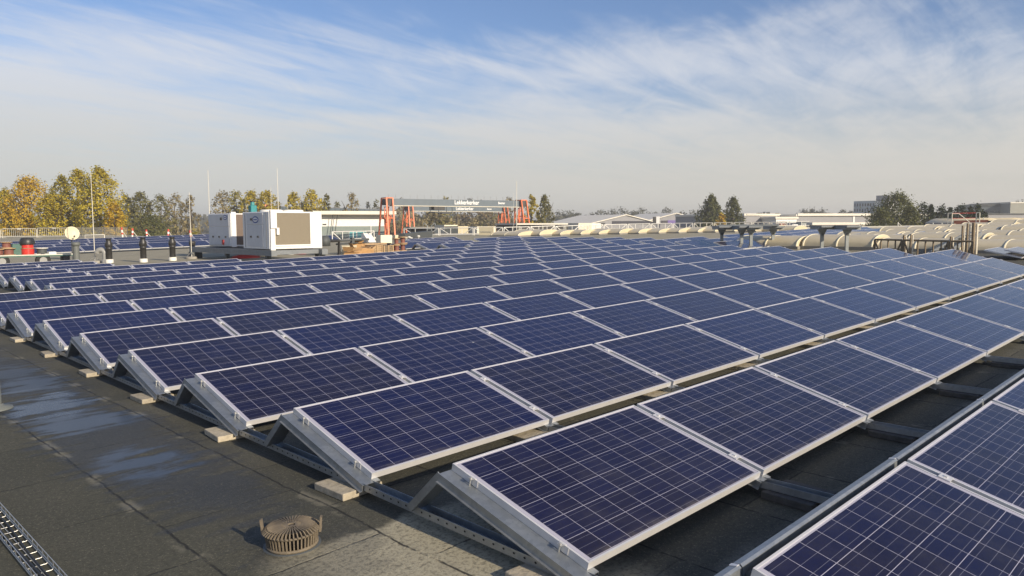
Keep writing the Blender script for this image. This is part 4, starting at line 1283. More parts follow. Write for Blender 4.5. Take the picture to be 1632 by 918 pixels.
b_ = MB(); p = roofpt(632.5, 385); b_.box(len_to(p, XA, 630), 0, 0.1, len_to(p, XA, 635), 0.3, top_at(p, 374.5), M['cream']); b_.box(-0.05, 0.1, 0, 0.05, 0.2, 0.099, M['greydk']); o = b_.build('cream_box'); o.location = p; tag(o, 'small cream box on a stand right of the cream cabinet', 'box')
# long dark duct behind the reels and small vents on it
p = roofpt(640, 383); q = roofpt(684, 378.5)
b_ = MB(); b_.beam(Vector((0, 0, 0.22)), (q - p) + Vector((0, 0, 0.25)), 0.5, 0.42, M['greydk']); o = b_.build('air_duct'); o.location = p; tag(o, 'long dark grey air duct behind the brown reels', 'duct')
for i, (px, py, h_) in enumerate(((647, 383.4, 0.22), (652, 383, 0.24), (655, 383, 0.18), (667, 381.5, 0.25))):
    p = roofpt(px, py); t_ = thing('roof_vent', 'small pale roof vent in front of the dark duct, %s from the left' % ORD[i + 1], 'vent', loc=p, group='small vents before the dark duct')
    b_ = MB(); b_.lathe([(0.07, 0), (0.06, h_ * 0.7)], M['greyp'], 12); b_.build('stem', t_)
    b_ = MB(); b_.lathe([(0.06, h_ * 0.7), (0.12, h_ * 0.74), (0.10, h_), (0, h_ * 1.08)], M['whitebase'], 12); b_.build('cowl', t_)
# access ladder with curved handrails
p = roofpt(684.5, 378); h = top_at(p, 355.5)
la = thing('access_ladder', 'grey roof access ladder with two curled handrails at the duct end', 'ladder', loc=p, rz=-R(45))
for sx in (-1, 1):
    b_ = MB(); x = 0.22 * sx
    pts = [(x, 0, 0), (x * 0.75, 0, h * 0.5), (x * 0.6, 0, h * 0.8)] + [(x * (0.6 + 0.9 * math.sin(t) + 0.2), 0, h * 0.8 + 0.24 * math.sin(t * 1.0)) for t in (0.4, 0.9, 1.4)] + [(x * 2.0, 0, h * 0.84)]
    b_.tube(pts, 0.03, M['tgrey'], 8); b_.build('handrail', la)
b_ = MB()
for j in range(1, 5):
    b_.tube([(-0.2 + 0.01 * j, 0, h * j / 7), (0.2 - 0.01 * j, 0, h * j / 7)], 0.022, M['tgrey'], 6)
b_.build('rungs', la)

# ------------------------------------------------------------------ white truss railings
def truss(a, b, h, label, m, name='railing_panel', group='white truss railing panels', n=3, r_=0.03, zlow=0.06):
    L = (b - a).length
    t_ = thing(name, label, 'railing', loc=a, rz=math.atan2((b - a).y, (b - a).x), group=group)
    dz = b.z - a.z
    L = math.hypot((b - a).x, (b - a).y)
    zf = lambda x: dz * x / L
    b_ = MB(); b_.tube([(0.03, 0, h), (L - 0.03, 0, h + dz)], r_, m, 6); b_.tube([(0.03, 0, zlow), (L - 0.03, 0, zlow + dz)], r_, m, 6); b_.build('rails', t_)
    for x in (0.03, L - 0.03):
        b_ = MB(); b_.tube([(x, 0, zf(x) - 0.0), (x, 0, zf(x) + h)], r_ * 1.1, m, 6); b_.build('end_post', t_)
    b_ = MB()
    for i in range(1, n):
        x = L * i / n
        b_.tube([(x, 0, zf(x) + zlow), (x, 0, zf(x) + h)], r_ * 0.8, m, 6)
    b_.build('uprights', t_)
    for s0, s1 in (((0.03, h), (L / n * 0.9, zlow)), ((L - 0.03, h), (L - L / n * 0.9, zlow))):
        b_ = MB(); b_.tube([(s0[0], 0.0, zf(s0[0]) + s0[1]), (s1[0], 0.0, zf(s1[0]) + s1[1])], r_ * 0.9, m, 6); b_.build('diagonal', t_)
    return t_
rail_px = [(643, 375.4), (700, 375.2), (755, 374.8), (802, 374.3), (845, 373.2), (885, 371.2), (925, 369.4), (962, 368.2), (1000, 367.2), (1037, 366.5), (1072, 366), (1105, 365.8), (1137, 365.5), (1168, 365.3), (1198, 365.2), (1227, 365), (1255, 364.9)]
for i in range(len(rail_px) - 1):
    a, b = roofpt(*rail_px[i]), roofpt(*rail_px[i + 1])
    d = (b - a).normalized()
    hh = 0.55 if i < 5 else 0.50
    truss(a + d * 0.03, b - d * 0.03, hh, 'white tubular truss railing on the far roof edge, %s panel from the left' % ORD[i + 1], M['white2'] if i < 11 else M['gutter'])
a, b = roofpt(529, 385), roofpt(597, 383.5)
truss(a, b, top_at(a, 369.5), 'white tubular truss railing in front of the turquoise windows', M['white2'], n=4, group='')
p = roofpt(600, 386); t_ = thing('roof_exit', 'white sloping roof exit hood right of the turquoise windows', 'roof hood', loc=p)
b_ = MB(); b_.prism([(0, 0), (0.8, 0), (0.8, 0.55), (0.6, 0.55)], len_to(p, XA, 588), len_to(p, XA, 600), M['white2']); b_.build('hood', t_)
b_ = MB(); b_.tube([(len_to(p, XA, 596), 0.3, 0.5), (len_to(p, XA, 596), 0.3, 1.0)], 0.03, M['white2'], 6); b_.build('stem', t_)
# sign board on the railing
a = roofpt(764.5, 375.2); b = roofpt(787.5, 375)
sb = thing('sign_board', 'cream name board fixed to the white railing left of the red crane legs', 'sign', loc=a - (b - a).normalized().cross(ZA) * -0.10 , rz=math.atan2((b - a).y, (b - a).x))
L = (b - a).length; h = top_at(a, 361.6)
b_ = MB(); b_.box(0, -0.03, 0.02, L, 0.03, h, M['cream']); b_.build('board', sb)
def text(body, size, m, parent, loc, rot=(math.pi / 2, 0, 0), name='lettering', width=None, bold=0.0):
    cu = bpy.data.curves.new(name, 'FONT')
    cu.body = body; cu.size = size; cu.extrude = 0.01; cu.offset = bold
    cu.align_x = 'CENTER'; cu.align_y = 'CENTER'
    ob = bpy.data.objects.new(name, cu); COL.objects.link(ob)
    cu.materials.append(m)
    bpy.context.view_layer.update()
    if width:
        cu.space_character = 1.0
        k = width / max(0.01, ob.dimensions.x)
        ob.scale = (k, 1, 1)
    dg = bpy.context.evaluated_depsgraph_get()
    me = bpy.data.meshes.new_from_object(ob.evaluated_get(dg))
    o = bpy.data.objects.new(name, me); COL.objects.link(o)
    o.scale = ob.scale
    bpy.data.objects.remove(ob)
    o.parent = parent; o.location = loc; o.rotation_euler = rot
    return o
text('Lekkerkerker', 0.12, M['inkgrey'], sb, (L / 2, -0.042, h * 0.42), width=L * 0.75)

# ------------------------------------------------------------------ cream barrel rooflights
def barrel_mesh(seg, segs, width, rise):
    sh, cu = MB(), MB()
    rb_, en = [], []
    n_ = 14
    def arc(y, k=1.0, dz=0.0):
        return [(-width / 2 * math.cos(math.pi * j / n_) * k, y, 0.10 + rise * math.sin(math.pi * j / n_) ** 0.85 * k + dz) for j in range(n_ + 1)]
    L = seg * segs
    for i in range(segs):
        a, b = arc(i * seg + 0.02), arc((i + 1) * seg - 0.02)
        vs = a + b
        sh.add(vs, [(j, j + 1, j + 2 + n_, j + 1 + n_) for j in range(n_)], M['poly'], True)
    for i in range(segs + 1):
        y = min(max(i * seg, 0.03), L - 0.03)
        o1, o2 = arc(y - 0.035, 1.03), arc(y + 0.035, 1.03)
        i1, i2 = arc(y - 0.035, 0.985), arc(y + 0.035, 0.985)
        q = n_ + 1
        vs = o1 + o2 + i1 + i2
        fs = []
        for j in range(n_):
            fs += [(j, j + 1, q + j + 1, q + j), (2 * q + j, 2 * q + j + 1, j + 1, j), (q + j, q + j + 1, 3 * q + j + 1, 3 * q + j)]
        rb_.append(MB().add(vs, fs, M['rib'], True))
    for y in (0.0, L):
        a = arc(y, 0.99)
        en.append(MB().add(a, [tuple(range(n_ + 1))], M['poly']))
    w = width / 2
    cu.box(-w - 0.06, -0.06, 0, -w + 0.02, L + 0.06, 0.12, M['curb']); cu.box(w - 0.02, -0.06, 0, w + 0.06, L + 0.06, 0.12, M['curb'])
    cu.box(-w + 0.021, -0.06, 0, w - 0.021, 0.0, 0.12, M['curb']); cu.box(-w + 0.021, L, 0, w - 0.021, L + 0.06, 0.12, M['curb'])
    return sh, rb_, cu, en
def make_barrel(seg, segs, width, rise):
    sh, rb_, cu, en = barrel_mesh(seg, segs, width, rise)
    t_ = thing('barrel_rooflight', '', 'rooflight')
    sh.build('glazing', t_); cu.build('upstand', t_)
    for q in rb_:
        q.build('rib', t_)
    for q in en:
        q.build('end_panel', t_)
    return t_
src3 = make_barrel(1.34, 2, 2.0, 0.40)
first_b = [True]
def place_barrel(x, y, label, group, zs=1.0):
    mw = T @ Matrix.Translation((x + random.uniform(-.12, .12), y, ZR))
    if first_b[0]:
        first_b[0] = False
        src3.matrix_world = mw; src3['label'] = label; src3['group'] = group
        return
    copy_thing(src3, label, mw=mw @ Matrix.Diagonal((1, 1, zs * random.uniform(0.86, 1.18), 1)), group=group)
strips = [(27.9, [10.4, 7.6, 4.8, 2.0, -0.8, -3.6, -6.4]), (31.2, [7.6, 4.8, 2.0, -0.8, -3.6, -6.4]), (34.5, [9.0, 6.2, 3.4, 0.6, -2.2, -5.0]), (37.9, [8.0, 5.2, 2.4, -0.4, -3.2]), (41.3, [9.4, 6.6, 3.8, 1.0, -1.8, -4.6]), (44.9, [8.4, 5.6, 2.8, 0.0, -2.8]), (49.0, [7.6, 4.8, 2.0, -0.8, -3.6]), (52.9, [7.0, 4.2, 1.4, -1.4])]
for i, (x, ys) in enumerate(strips):
    for j, y in enumerate(ys):
        place_barrel(x, y, 'cream barrel rooflight, %s from the far end of the %s strip behind the panels' % (ORD[j + 1], ORD[i + 1]), 'cream barrel rooflights on the right')
# far strip below the railing
fs_px = [(818, 377.2), (850, 376.4), (884, 375.4), (915, 374.8), (946, 374), (978, 373.4), (1008, 372.8), (1040, 372.2), (1072, 371.6), (1102, 371), (1130, 370.6), (1160, 370.2), (1192, 369.8), (1222, 369.3), (1252, 369)]
for i, q in enumerate(fs_px):
    p = TI @ roofpt(*q)
    place_barrel(p.x + 0.9, p.y - 0.6, 'cream barrel rooflight, %s from the left in the far strip below the railing' % ORD[i + 1], 'cream rooflights below the railing', 0.72)

# ------------------------------------------------------------------ grey T posts
tp_px = [(1150, 397, 362, 1140, 1186), (1181.5, 398.5, 362, 0, 0), (1196.5, 398.5, 362, 1188, 1240), (1231.5, 396, 362, 0, 0), (1309.5, 400, 361.5, 1299, 1322), (1349, 402, 361.5, 1340, 1362)]
for i, (px, py, pt, a, b) in enumerate(tp_px):
    p = roofpt(px, py); h = top_at(p, pt)
    t_ = thing('support_post', 'grey steel post with a flared head, %s from the left before the cream rooflights' % ORD[i + 1], 'post', loc=p, rz=-R(45), group='grey T shaped support posts')
    b_ = MB(); b_.box(-0.055, -0.05, 0, 0.055, 0.05, h - 0.22, M['tgrey']); b_.box(-0.12, -0.12, 0, 0.12, 0.12, 0.02, M['tgrey']); b_.build('column', t_)
    b_ = MB()
    b_.add([(-0.055, -0.05, h - 0.32), (0.055, -0.05, h - 0.32), (0.055, 0.05, h - 0.32), (-0.055, 0.05, h - 0.32), (-0.16, -0.05, h - 0.10), (0.16, -0.05, h - 0.10), (0.16, 0.05, h - 0.10), (-0.16, 0.05, h - 0.10)],
           [(0, 1, 5, 4), (1, 2, 6, 5), (2, 3, 7, 6), (3, 0, 4, 7), (4, 5, 6, 7)], M['tgrey'])
    b_.build('bracket', t_)
    b_ = MB(); b_.box(-0.29, -0.45, h - 0.10, 0.29, 0.45, h - 0.02, M['tgrey']); b_.box(-0.27, -0.6, h - 0.019, 0.27, 0.6, h + 0.05, M['steel']); b_.build('head_plate', t_)
for i, (pa, pb) in enumerate((((1143, 0), (1190, 0)), ((1190, 0), (1240, 0)))):
    a = roofpt(1150 if i == 0 else 1196.5, 397.5); b = roofpt(1181.5 if i == 0 else 1231.5, 397.5)
    h = top_at(a, 362.8)
    b_ = MB(); v_ = b - a
    b_.beam(Vector((0, 0, h)) - v_ * 0.2, v_ * 1.25 + Vector((0, 0, h - 0.0)), 0.25, 0.07, M['tgrey']); o = b_.build('duct_cover'); o.location = a
    o.location.z += 0.09
    tag(o, 'grey sheet duct cover resting on the %s pair of support posts' % ('left' if i == 0 else 'middle'), 'duct')

# ------------------------------------------------------------------ shade-brown tube railing before the rooflights, ladder steps, gate
bp = [(1392, 407), (1438, 409), (1450, 410), (1512, 412), (1552, 413)]
base = [roofpt(*q) for q in bp]
hb = top_at(base[0], 381.6)
tr = truss(base[0], base[1], hb, 'shade-brown tubular railing panel right of the grey posts, left one of three', M['brownshade'], 'tube_railing', 'shade-brown tubular railing panels', 4, 0.032)
truss(base[1], base[3], hb, 'shade-brown tubular railing panel right of the grey posts, middle one of three', M['brownshade'], 'tube_railing', 'shade-brown tubular railing panels', 6, 0.032)
truss(base[3], base[4], hb, 'shade-brown tubular railing panel right of the grey posts, right one of three', M['brownshade'], 'tube_railing', 'shade-brown tubular railing panels', 3, 0.032)
for i, (px, py, pt, w_) in enumerate(((1439.5, 409, 374.5, 0.032), (1450.5, 410, 373.5, 0.028), (1514, 412, 377, 0.032), (1532, 410, 359.5, 0.028), (1540, 409, 356, 0.03), (1549.5, 409, 355, 0.05))):
    p = roofpt(px, py); h = top_at(p, pt)
    b_ = MB(); b_.tube([(0, 0, 0), (0, 0, h)], w_, M['brownshade'], 8); b_.box(-0.1, -0.1, 0, 0.1, 0.1, 0.03, M['brownshade'])
    b_.tube([(w_ * 1.6, -w_ * 1.6, 0), (w_ * 1.6, -w_ * 1.6, h * 0.97)], w_ * 0.7, M['wallcream'], 8)
    o = b_.build('upright_tube'); o.location = p
    tag(o, 'brown upright tube rising above the tubular railing, %s from the left' % ORD[i + 1], 'post', 'upright tubes at the brown railing')
a = roofpt(1484, 409); b = at(1553, 372, project(roofpt(1545, 404))[2] + 1.5)
st_ = thing('step_ladder', 'grey sloping step ladder leading up behind the brown railing', 'ladder', loc=a)
v_ = b - a
sd_ = v_.cross(ZA).normalized() * 0.22
for sgn in (-1, 1):
    b_ = MB(); b_.beam(sd_ * sgn, v_ + sd_ * sgn, 0.04, 0.13, M['steel']); b_.build('stringer', st_)
b_ = MB()
for j in range(1, 9):
    c = v_ * (j / 9); b_.beam(c - sd_, c + sd_, 0.14, 0.03, M['tgrey'])
b_.build('treads', st_)
# pale gate frames far behind
gp = [(1510, 363.5), (1516.5, 363.5), (1555, 363), (1560.5, 363)]
g0 = roofpt(*gp[0]); hg = top_at(g0, 339.6)
gt = thing('loading_gate', 'pale steel loading gate of two ladder frames on the far right roof edge', 'gate', loc=g0)
for q0, q1 in ((0, 1), (2, 3)):
    pa, pb = roofpt(*gp[q0]) - g0, roofpt(*gp[q1]) - g0
    b_ = MB()
    for q in (pa, pb):
        b_.tube([q, q + Vector((0, 0, hg))], 0.028, M['gutter'], 6)
    for z in (0.35, 0.62, 0.995):
        b_.tube([pa + Vector((0, 0, hg * z)), pb + Vector((0, 0, hg * z))], 0.026, M['gutter'], 6)
    b_.build('ladder_frame', gt)
pa, pb = roofpt(*gp[1]) - g0, roofpt(*gp[2]) - g0
b_ = MB()
for z in (0.98, 0.64):
    b_.tube([pa + Vector((0, 0, hg * z)), pb + Vector((0, 0, hg * z))], 0.014, M['redpaint'], 6)
b_.build('cross_rail', gt)
b_ = MB(); b_.tube([pa + Vector((0, 0, hg * 0.95)), pa * 0.72 + pb * 0.28 + Vector((0, 0, hg * 0.95)), pb * 0.75 + pa * 0.25 + Vector((0, 0, hg * 0.35))], 0.025, M['gutter'], 6); b_.build('hand_rail', gt)
# red netting and low dark parapet
a, b = roofpt(1520, 361.4), roofpt(1575, 361)
b_ = MB(); v_ = b - a
b_.beam(Vector((0, 0, 0.22)), v_ + Vector((0, 0, 0.25)), 0.04, 0.42, M['net']); o = b_.build('safety_net'); o.location = a
tag(o, 'rust red safety netting strung along the far right roof edge', 'netting')
a, b = roofpt(1576, 361), roofpt(1760, 357)
b_ = MB(); v_ = b - a
b_.beam(Vector((0, 0, 0.2)), v_ + Vector((0, 0, 0.2)), 0.2, 0.40, M['bldark']); o = b_.build('parapet'); o.location = a
tag(o, 'dark low parapet along the far right roof edge', 'parapet')
for i, (px, py, pt) in enumerate(((1431, 362.4, 354), (1487, 361.6, 355), (1501, 361.4, 355), (1476, 361.8, 357), (1567, 361, 346.5), (1602, 360, 354), (1369, 363.5, 357))):
    p = roofpt(px, py); h = top_at(p, pt)
    b_ = MB(); b_.tube([(0, 0, 0), (0, 0, h)], 0.03, M['whitebase'], 6)
    if i % 3 == 0:
        b_.tube([(0, 0, h * 0.9), (AR.x * 0.35, AR.y * 0.35, 0.0)], 0.018, M['whitebase'], 6)
    o = b_.build('marker_stake'); o.location = p
    tag(o, 'thin white stake on the far right roof edge, %s counted by place of setting' % ORD[i + 1] if False else
        ['thin white stake with a stay on the far edge, left of the dark shrubs', 'thin white stake left of the pale loading gate', 'thin white stake close to the left frame of the loading gate', 'short white stake on the edge before the conifers', 'white stake right of the loading gate before the pale roofs', 'short white stake before the dark parapet', 'short white stake below the grey warehouse'][i], 'stake')
# two panels lying at the right end beyond the last dome
for i, (px, py) in enumerate(((1572, 414), (1604, 413.5))):
    p = TI @ roofpt(px, py)
    mw = T @ Matrix.Translation((p.x, p.y - 0.9, ZR + 0.10)) @ Matrix.Rotation(R(12), 4, 'X')
    place_panel('solar panel beyond the %s end of the long rows at the right picture edge' % ('near' if i else 'far') if False else
                ['grey looking solar panel right of the last cream rooflight', 'grey looking solar panel cut off by the right picture edge'][i], 'solar panels at the right picture edge', mw)

# ------------------------------------------------------------------ far things: cranes
HC = 14.65
def make_crane(p, rz, L, label, group):
    t_ = thing('gantry_crane', label, 'crane', loc=p, rz=rz, group=group)
    zt = HC
    b_ = MB()
    b_.box(-L / 2 + 1.6, -0.55, zt - 1.35, L / 2 - 1.2, 0.55, zt - 0.12, M['girder'])
    b_.box(-L / 2 + 1.6, -0.75, zt - 1.46, L / 2 - 1.2, 0.75, zt - 1.351, M['wallcream'])
    g_ = b_.build('girder', t_)
    b_ = MB(); b_.box(-L / 2 + 1.6, 0.8, zt - 0.14, L / 2 - 1.2, 1.5, zt - 0.08, M['steel']); b_.build('walkway', t_)
    b_ = MB()
    k = int(L / 1.6)
    for i in range(k):
        x = -L / 2 + 1.8 + i * (L - 3.2) / k
        b_.tube([(x, 1.45, zt - 0.1), (x, 1.45, zt + 0.75)], 0.028, M['greyp'], 5)
    b_.build('walkway_rail', t_)
    for sx in (-1, 1):
        xt = sx * (L / 2 - 0.9)
        xb_ = sx * (L / 2 - 0.5)
        b_ = MB()
        b_.box(xt - 0.55, -1.0, zt - 1.3, xt + 0.55, 1.0, zt - 0.15, M['bldark']); b_.build('end_carriage', t_)
        b_ = MB()
        for y in (-1.05, 1.05):
            b_.beam((xt - 0.62, y, zt), (xt + 0.62, y, zt), 0.18, 0.18, M['orange'])
        for x in (xt - 0.62, xt + 0.62):
            b_.beam((x, -1.05, zt), (x, 1.05, zt), 0.18, 0.18, M['orange'])
        b_.build('head_frame', t_)
        for y0, y1 in ((-1.05, -3.3), (1.05, 3.3)):
            for x0, x1 in ((xt - 0.62, xb_ - 0.6), (xt + 0.62, xb_ + 0.7)):
                b_ = MB(); b_.beam((x0, y0, zt), (x1, y1, 0.5), 0.25, 0.25, M['orange']); b_.build('leg', t_)
        b_ = MB()
        for y in (-1, 1):
            for q in (0.25, 0.5, 0.75):
                yy = y * (1.05 + 2.25 * (1 - q)); z = zt * q
                xa_ = (xt - 0.62) + (xb_ - 0.6 - xt + 0.62) * (1 - q); xb2 = (xt + 0.62) + (xb_ + 0.7 - xt - 0.62) * (1 - q)
                b_.beam((xa_, yy, z), (xb2, yy, z), 0.15, 0.15, M['orange'])
            b_.beam((xb_ - 0.6, y * 3.0, 0.5), (xt + 0.62, y * 2.2, zt * 0.5), 0.16, 0.16, M['orange'])
        for q in (0.45, 0.78):
            z = zt * q; yy = 1.05 + 2.25 * (1 - q); xm = xt + (xb_ - xt) * (1 - q)
            b_.beam((xm, -yy, z), (xm, yy, z), 0.15, 0.15, M['orange'])
        b_.beam((xb_, -3.0, 1.0), (xt, 1.6, zt * 0.78), 0.15, 0.15, M['orange']); b_.beam((xb_, 3.0, 1.0), (xt, -1.6, zt * 0.78), 0.15, 0.15, M['orange'])
        b_.build('bracing', t_)
        b_ = MB()                       # lattice ladder tower inside the frame
        for i_ in range(7):
            z_a, z_b = 0.6 + i_ * (zt - 2.2) / 7, 0.6 + (i_ + 1) * (zt - 2.2) / 7
            for x_ in (xt - 0.4, xt + 0.4):
                b_.beam((x_, 0.3, z_a), (x_, 0.3, z_b), 0.13, 0.13, M['orange'])
            b_.beam((xt - 0.55, 0.3, z_a), (xt + 0.55, 0.3, z_b), 0.09, 0.09, M['orange'])
            b_.beam((xt - 0.55, 0.3, z_b), (xt + 0.55, 0.3, z_b), 0.09, 0.09, M['orange'])
        b_.build('ladder_tower', t_)
        b_ = MB(); b_.box(xb_ - 0.9, -3.3, 0.15, xb_ + 1.5, 4.6, 0.55, M['orange']); b_.build('travel_beam', t_)
    b_ = MB()
    xq = -L * 0.125
    b_.box(xq - 1.7, -1.0, zt - 2.1, xq + 0.6, 1.0, zt - 1.48, M['bldark']); b_.box(xq - 1.6, -1.1, zt - 2.65, xq + 2.2, 1.1, zt - 2.5, M['greydk'])
    for x in (xq - 2.5, xq - 0.8, xq + 0.9, xq + 2.1):
        b_.beam((x, -1.05, zt - 2.5), (x, -1.05, zt - 1.48), 0.1, 0.1, M['greydk'])
    b_.build('trolley', t_)
    text('Lekkerkerker', 1.15, M['letters'], t_, (L * 0.055, -0.58, zt - 0.66), width=L * 0.175, bold=0.018)
    text('Beumer', 0.62, M['letters'], t_, (L * 0.31, -0.58, zt - 0.66), width=L * 0.050, bold=0.015)
    return t_
def crane_at(pxa, pxb, da, db, label):
    A = at(pxa, 336, da); B = at(pxb, 336, db)
    A.z = B.z = GROUND
    c = (A + B) / 2
    make_crane(c, math.atan2((B - A).y, (B - A).x), (B - A).length, label, 'orange gantry cranes')
crane_at(610, 836, 139, 156, 'nearer orange gantry crane with a blue grey lettered girder')
crane_at(646, 806, 194, 214, 'farther orange gantry crane with the smaller lettering below the first girder')
# third crane girder behind the white building
A = at(419, 336, 185); B = at(600, 336, 230)
c = Vector((A.x, A.y, GROUND)); rz = math.atan2((B - A).y, (B - A).x); L = (B - A).length
zt = top_at(c, 326.8)
tc_ = thing('gantry_crane', 'grey ribbed gantry crane behind the white building, its orange end above the white units', 'crane', loc=c, rz=rz, group='orange gantry cranes')
b_ = MB(); b_.box(1.5, -0.6, zt - 1.35, L + 6, 0.6, zt - 0.25, M['girder']); b_.box(1.5, -0.7, zt - 0.249, L + 6, 0.7, zt - 0.12, M['wallgrey'])
k = 22
for i in range(k):
    x = 1.7 + i * (L + 3) / k
    b_.box(x, -0.68, zt - 1.2, x + 0.14, -0.601, zt - 0.4, M['greydk'])
b_.build('girder', tc_)
b_ = MB(); b_.box(1.5, -1.5, zt - 1.72, L + 6, -0.61, zt - 1.62, M['greydk']); b_.build('walkway', tc_)
b_ = MB(); b_.box(-1.0, -1.6, zt - 1.7, 1.2, 1.6, zt - 0.05, M['bldark']); b_.build('end_carriage', tc_)
for y in (-1.6, 1.6):
    for x0, x1 in ((-1.1, -2.2), (1.25, 2.4)):
        b_ = MB(); b_.beam((x0, y, zt), (x1, y * 2, 0), 0.4, 0.4, M['orange']); b_.build('leg', tc_)
b_ = MB(); b_.beam((-1.1, -1.6, zt), (1.25, -1.6, zt), 0.25, 0.25, M['orange']); b_.beam((-1.1, 1.6, zt), (1.25, 1.6, zt), 0.25, 0.25, M['orange']); b_.build('head_frame', tc_)
b_ = MB(); b_.box(L - 1, -1.0, zt - 1.9, L + 1.5, 1.0, zt - 1.4, M['bldark']); b_.build('trolley', tc_)

# ------------------------------------------------------------------ far buildings
def building(pxa, pxb, da, db, ptop, label, name='warehouse', cat='building'):
    """an empty at the left corner with x along the front wall; returns it with its length and height"""
    A = at(pxa, 345, da); B = at(pxb, 345, db)
    A.z = B.z = GROUND
    t_ = thing(name, label, cat, loc=A, rz=math.atan2((B - A).y, (B - A).x))
    return t_, (B - A).length, top_at(A, ptop) if abs(da) > 0 else 0

t_, L, H = building(500, 612, 150, 156, 346.5, 'white building with a cream eave, grey green base and turquoise windows', 'white_building')
b_ = MB(); b_.box(0, 0, 0, L, 14, H + 0.4, M['wallwhite']); b_.build('wall', t_)
zs = H * 0.0 + top_at(t_.location, 360.8)
b_ = MB(); b_.box(-0.02, -0.08, 0, L + 0.06, -0.004, zs, M['wallteal']); b_.box(L + 0.004, -0.08, 0, L + 0.08, 14.0, zs, M['wallteal']); b_.build('base_cladding', t_)
b_ = MB(); b_.prism([(-1.9, H + 0.5), (14.8, H + 0.5), (14.8, H + 1.15), (-1.9, H + 1.15)], -0.5, L + 1.9, M['wallcream']); b_.box(-0.5, -2.05, H + 0.62, L + 2.0, -1.905, H + 1.25, M['roofpale']); b_.build('eave', t_)
z0, z1 = top_at(t_.location, 381), top_at(t_.location, 370)
ax = (at(556, 345, 153) - t_.location); dirx = Vector((math.cos(t_.rotation_euler.z), math.sin(t_.rotation_euler.z), 0))
for pa, pb in ((558, 568.5), (570.5, 584)):
    xa, xb = len_to(t_.location, dirx, pa), len_to(t_.location, dirx, pb)
    b_ = MB(); b_.box(xa - 0.12, -0.16, z0 - 0.1, xb + 0.12, -0.082, z1 + 0.1, M['white2']); w_ = b_.build('window', t_)
    b_ = MB(); b_.box(xa, -0.20, z0, xb, -0.161, z1, M['turq']); b_.build('pane', w_)
xa = len_to(t_.location, dirx, 516); xb = len_to(t_.location, dirx, 522)
b_ = MB(); b_.box(xa, -0.06, zs + 0.25, xb, -0.002, zs + 0.50, M['bldark']); b_.build('grille', t_)
b_ = MB(); 
for pa in (523.5, 531):
    x0 = len_to(t_.location, dirx, pa)
    b_.tube([(x0, -1.2, z0 - 0.5), (x0 + 0.9, -1.2, H + 0.8)], 0.07, M['greydk'], 6)
b_.build('rain_pipe', t_)

def shed(pxa, pxb, da, db, ptop, label, depth=25, rise=2.0, wall='wallgrey', roofm='roofpale', name='warehouse', gable=True):
    t_, L, H = building(pxa, pxb, da, db, ptop, label, name)
    b_ = MB()
    if gable:
        vs = [(0, 0, 0), (L, 0, 0), (L, 0, H - rise), (L / 2, 0, H), (0, 0, H - rise)]
        vs += [(x, depth, z) for x, y, z in vs]
        b_.add(vs, [(0, 1, 2, 3, 4), (9, 8, 7, 6, 5), (0, 4, 9, 5), (1, 6, 7, 2)], M[wall])
        b_.build('wall', t_)
        b_ = MB()
        for (x0, z0), (x1, z1) in (((-0.4, H - rise - 0.05), (L / 2, H + 0.12)), ((L / 2, H + 0.12), (L + 0.4, H - rise - 0.05))):
            b_.add([(x0, -0.4, z0), (x1, -0.4, z1), (x1, depth, z1), (x0, depth, z0), (x0, -0.4, z0 + 0.25), (x1, -0.4, z1 + 0.25), (x1, depth, z1 + 0.25), (x0, depth, z0 + 0.25)],
                   [(0, 3, 2, 1), (4, 5, 6, 7), (0, 1, 5, 4), (1, 2, 6, 5), (2, 3, 7, 6), (3, 0, 4, 7)], M[roofm])
        b_.build('roof', t_)
    else:
        b_.box(0, 0, 0, L, depth, H - 0.5, M[wall]); b_.build('wall', t_)
        b_ = MB(); b_.box(-0.3, -0.3, H - 0.499, L + 0.3, depth, H, M[roofm]); b_.build('roof', t_)
    return t_, L, H
def strip(t_, L, pa, pb, py0, py1, m, name, out=0.12):
    d = Vector((math.cos(t_.rotation_euler.z), math.sin(t_.rotation_euler.z), 0))
    xa, xb = len_to(t_.location, d, pa), len_to(t_.location, d, pb)
    z0, z1 = top_at(t_.location + d * xa, py1), top_at(t_.location + d * xa, py0)
    b_ = MB(); b_.box(xa, -out, z0, xb, -0.006, z1, M[m]); return b_.build(name, t_)
t_, L, H = shed(940, 1052, 205, 215, 343.5, 'left grey gabled warehouse with a long navy fascia', rise=2.3)
strip(t_, L, 975, 1051, 352.3, 357.6, 'navy', 'fascia')
strip(t_, L, 955, 964, 355, 360, 'bldark', 'door')
t_, L, H = shed(1030, 1124, 220, 225, 341, 'middle grey gabled warehouse with navy and purple fascia', rise=2.2)
strip(t_, L, 1053, 1063, 351.5, 357, 'navy', 'fascia'); strip(t_, L, 1063.3, 1086, 351, 357, 'purple', 'fascia'); strip(t_, L, 1087, 1097.5, 350.5, 357, 'cream', 'door')
t_, L, H = building(1046, 1052, 190, 190, 345, 'white roof machine above the navy fascia', 'roof_unit', 'roof unit')
b_ = MB(); b_.box(0, 0, H - 1.8, L * 0.9, 1, H, M['white']); b_.box(0.1, 0.1, 0, L * 0.8, 0.9, H - 1.81, M['wallgrey']); b_.build('housing', t_)
b_ = MB(); b_.box(-0.7, -0.05, H - 1.6, -0.01, 0.8, H - 0.1, M['bldark']); b_.build('grille', t_)
t_, L, H = shed(1186, 1240, 190, 196, 340.5, 'grey warehouse end wall right of the two poplars with a pale sloping roof', rise=1.2, gable=False)
strip(t_, L, 1186, 1240, 341, 342.2, 'roofpale', 'gutter', 0.5)
t_, L, H = shed(1237, 1270, 186, 187, 345.5, 'white warehouse wall between the grey walls', wall='wallwhite', gable=False)
